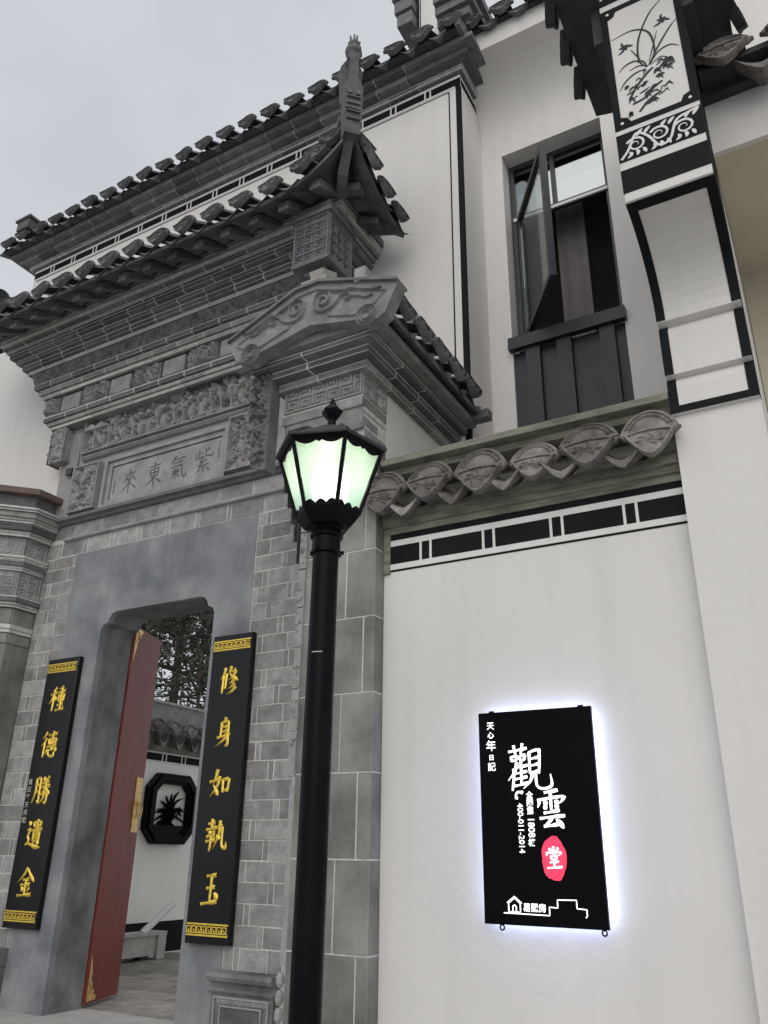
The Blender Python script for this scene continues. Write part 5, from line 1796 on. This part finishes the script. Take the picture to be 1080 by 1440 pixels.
couplet(-6.308, -5.905, '種德勝遺金', 'black lacquer couplet board left of the door, with a tiny white inscription along its edge', '吳石年天成題')
couplet(-4.348, -3.952, '修身如執玉', 'black lacquer couplet board right of the door, between the opening and the grey brickwork')

# small flood light on the pilaster
fl = thing('flood_light', 'small square grey flood light fixed to the plain stone left of the inscription', 'light', (-6.52, 4.90, 5.13))
b = MB()
b.box(-6.56, -6.475, 4.885, 4.91, 5.14, 5.215)
b.build('lamp_body', 'grey_metal', fl)
b = MB()
b.box(-6.53, -6.505, 4.91, 4.945, 5.16, 5.19)
b.build('bracket', 'grey_metal', fl)

# ================================================================== COURTYARD seen through the door
cw = thing('courtyard_wall', 'cream courtyard wall with tile cap, painted band and black base seen through the doorway', 'wall', (-8.1, 8.5, .42))
CX = -8.0
b = MB()
b.box(CX - .25, CX, 5.34, 13, .42, 2.80)
b.build('wall_body', 'cream_plaster', cw)
b = MB()
b.box(CX, CX + .004, 5.4, 13, .43, .78)
b.box(CX, CX + .004, 5.4, 13, 2.69, 2.80)
b.build('painted_band', 'black_paint', cw)
b = MB()
b.box(CX, CX + .007, 5.4, 13, 2.665, 2.69)
b.box(CX, CX + .007, 5.4, 13, 2.782, 2.805)
y = 6.0
while y < 12:
    b.box(CX, CX + .0065, y, y + .018, 2.69, 2.782)
    b.box(CX, CX + .0065, y + .07, y + .088, 2.69, 2.782)
    y += .37
b.build('white_line', 'white_paint', cw)
b = MB()
b.box(CX - .30, CX + .04, 5.4, 13, 2.806, 2.96)
b.build('cap_base', 'cap_mould', cw)
b = MB()
b.prism([(CX + .10, 0, 3.17), (CX + .14, 0, 3.40), (CX - .1, 0, 3.46), (CX - .3, 0, 3.40), (CX - .3, 0, 2.965), (CX + .03, 0, 2.965)], (0, 5.4, 0), (0, 13, 0))
b.build('cap_moulding', 'carved_stone', cw)
b = MB()
b.box(CX - .32, CX + .17, 5.4, 13, 3.395, 3.425)
b.build('cap_edge', 'pale_stone', cw)
tileC = fan_tile_mesh('eave_tile', 'cap_tile', .25, .20, .2, 0)
panC = pan_tile_mesh('pan_tile', 'cap_tile', .20, .12, .2)
y = 7.3
while y < 9.8:
    put('eave_tile', tileC, (CX + .19, y, 3.10), PI / 2, cw)
    put('pan_tile', panC, (CX + .17, y + .15, 3.01), PI / 2, cw)
    y += .30
# octagonal carved screen
oc = thing('carved_screen', 'dark octagonal openwork screen with carved orchid leaves hung on the cream courtyard wall', 'wall ornament', (CX + .05, 8.43, 1.68))
FO = frame((CX + .006, 8.43, 2.105), (0, 1, 0), (0, 0, 1), (1, 0, 0))
def octa(w_, h_, c):
    return [(-w_ + c, -h_), (w_ - c, -h_), (w_, -h_ + c), (w_, h_ - c), (w_ - c, h_), (-w_ + c, h_), (-w_, h_ - c), (-w_, -h_ + c)]
O1, O2 = octa(.45, .43, .17), octa(.315, .30, .10)
b = MB()
for d0, d1, A, B in ((0, .09, O1, O2), (.09, .12, octa(.42, .40, .16), octa(.35, .335, .12))):
    V = [FO(a, c, n) for n in (d0, d1) for P in (A, B) for a, c in P]
    Fc = []
    for i in range(8):
        j = (i + 1) % 8
        Fc += [(i, j, 8 + j, 8 + i), (16 + i, 16 + j, 24 + j, 24 + i), (i, j, 16 + j, 16 + i), (8 + i, 8 + j, 24 + j, 24 + i)]
    b.add(V, Fc)
b.build('screen_frame', 'black_metal', oc)
b = MB()
rr = np.random.default_rng(8)
for k in range(11):
    a = PI * (.02 + .96 * k / 10)
    L_ = rr.uniform(.30, .46)
    ca, sa = math.cos(a), math.sin(a)
    p1 = (.45 * L_ * ca * .7, -.17 + .55 * L_ * (.35 + sa * .75))
    p2 = (max(-.30, min(.30, L_ * ca * .95)), min(.285, -.17 + L_ * (.12 + sa * .85) - .06 * abs(ca)))
    ribbon(b, [(.0, -.20), p1, p2], .042, lambda p, q, n=0: FO(p, q, n + .03), .03, 'b', 6)
for k in range(5):
    a = k * 1.257 + .3
    ribbon(b, [(.17, -.03), (.17 + .07 * math.cos(a), -.03 + .07 * math.sin(a))], .03, lambda p, q, n=0: FO(p, q, n + .04), .02, 'b', 4)
for k in range(7):
    x1 = rr.uniform(-.22, .2)
    ribbon(b, [(x1 - .09, -.22 + rr.uniform(-.04, .05)), (x1, -.16 + rr.uniform(-.03, .05)), (x1 + .09, -.22 + rr.uniform(-.04, .04))], .06, lambda p, q, n=0: FO(p, q, n + .02), .04, 'c', 5)
b.add([FO(a, c, n) for n in (.02, .06) for a, c in ((-.30, -.30), (.30, -.30), (.31, -.20), (-.31, -.20))], [(0, 1, 2, 3), (4, 5, 6, 7), (0, 1, 5, 4), (1, 2, 6, 5), (2, 3, 7, 6), (3, 0, 4, 7)])
b.build('carved_orchid', 'black_metal', oc)
# stone trough and the pipe leaning on it
st = thing('stone_trough', 'pale stone trough standing on the courtyard paving against the black wall base', 'trough', (-7.5, 7.75, .43))
b = MB()
b.box(-7.75, -7.58, 6.9, 8.16, .47, .68)
b.prism([(-7.77, 6.88, .68), (-7.55, 6.88, .68), (-7.55, 8.19, .68), (-7.77, 8.19, .68)], (0, 0, 0), (0, 0, .035))
b.box(-7.60, -7.55, 8.05, 8.18, .43, .68)
b.build('trough_body', 'pale_stone', st)
for yy in (7.15, 7.85):
    b = MB()
    b.box(-7.72, -7.60, yy, yy + .12, .428, .472)
    b.build('foot', 'bark', st)
b = MB()
b.tube([(-7.66, 7.88, .70), (-7.66, 8.36, 1.0)], .04, 14)
tag(b.build('white_pipe', 'white_pvc', None, smooth=True), 'short white plastic pipe leaning up from the stone trough', 'pipe')

# pines beyond the courtyard wall
def pine(x, y, h, r0, lean, seed, label, n_br, zlow):
    r = np.random.default_rng(seed)
    tr_ = thing('pine_tree', label, 'tree', (x, y, 0), 'trees beyond the courtyard wall')
    b = MB()
    pts = [(x + lean * (k / 9) ** 1.3 + .04 * math.sin(k * 1.7 + seed), y + .03 * math.cos(k * 2.1), h * k / 9) for k in range(10)]
    b.tube(pts, [r0 * (1 - .08 * k) for k in range(10)], 8)
    tips = []
    for k in range(n_br):
        t_ = r.uniform(zlow / h, .98)
        i = min(int(t_ * 9), 8)
        p = Vector(pts[i]).lerp(Vector(pts[i + 1]), t_ * 9 - i)
        a = r.uniform(0, 2 * PI)
        L_ = r.uniform(.7, 2.0) * (1.15 - .5 * t_)
        d = Vector((math.cos(a), math.sin(a), r.uniform(-.15, .35)))
        q1 = p + d * L_ * .5 + Vector((0, 0, .05))
        q2 = p + d * L_ + Vector((0, 0, r.uniform(-.25, .1)))
        b.tube([p, q1, q2], [.035, .02, .008], 4, False)
        tips.append((p, q1, q2))
        for j in range(3):
            s0_ = q1.lerp(q2, r.uniform(0, 1))
            s1_ = s0_ + Vector((r.uniform(-.5, .5), r.uniform(-.5, .5), r.uniform(-.3, .3)))
            b.tube([s0_, s1_], [.010, .004], 3, False)
            tips.append((s0_, s0_.lerp(s1_, .5), s1_))
    b.build('trunk', 'bark', tr_)
    b = MB()
    for p, q1, q2 in tips:
        dens = 20 if p.z > 6.8 else 6
        for j in range(dens):
            t_ = r.uniform(.25, 1.05)
            c = (p.lerp(q1, t_ * 2) if t_ < .5 else q1.lerp(q2, t_ * 2 - 1)) + Vector(r.normal(0, .11, 3))
            u = Vector(r.normal(0, 1, 3)).normalized()
            v = u.orthogonal().normalized()
            a_, w_ = r.uniform(.06, .15), r.uniform(.012, .035)
            b.add([c - u * a_, c + v * w_, c + u * a_, c - v * w_], [(0, 1, 2, 3)])
    b.build('crown', 'leaf', tr_)
pine(-13.2, 13.6, 11.0, .14, .25, 1, 'slim dark pine with a straight bare trunk, central in the doorway view', 95, 4.3)
pine(-12.1, 13.2, 9.5, .05, .3, 2, 'thin sapling beside the right edge of the doorway view', 60, 3.6)
pine(-14.9, 14.2, 11.5, .16, -.1, 3, 'broad dark evergreen close behind the open red door leaf', 130, 3.4)
pine(-16.2, 18.5, 12.0, .12, .2, 4, 'farther pine half hidden behind the others above the courtyard wall', 110, 4.5)
pine(-13.9, 16.8, 12.0, .07, -.25, 6, 'slender pine leaning left behind the central trunk', 90, 4.5)
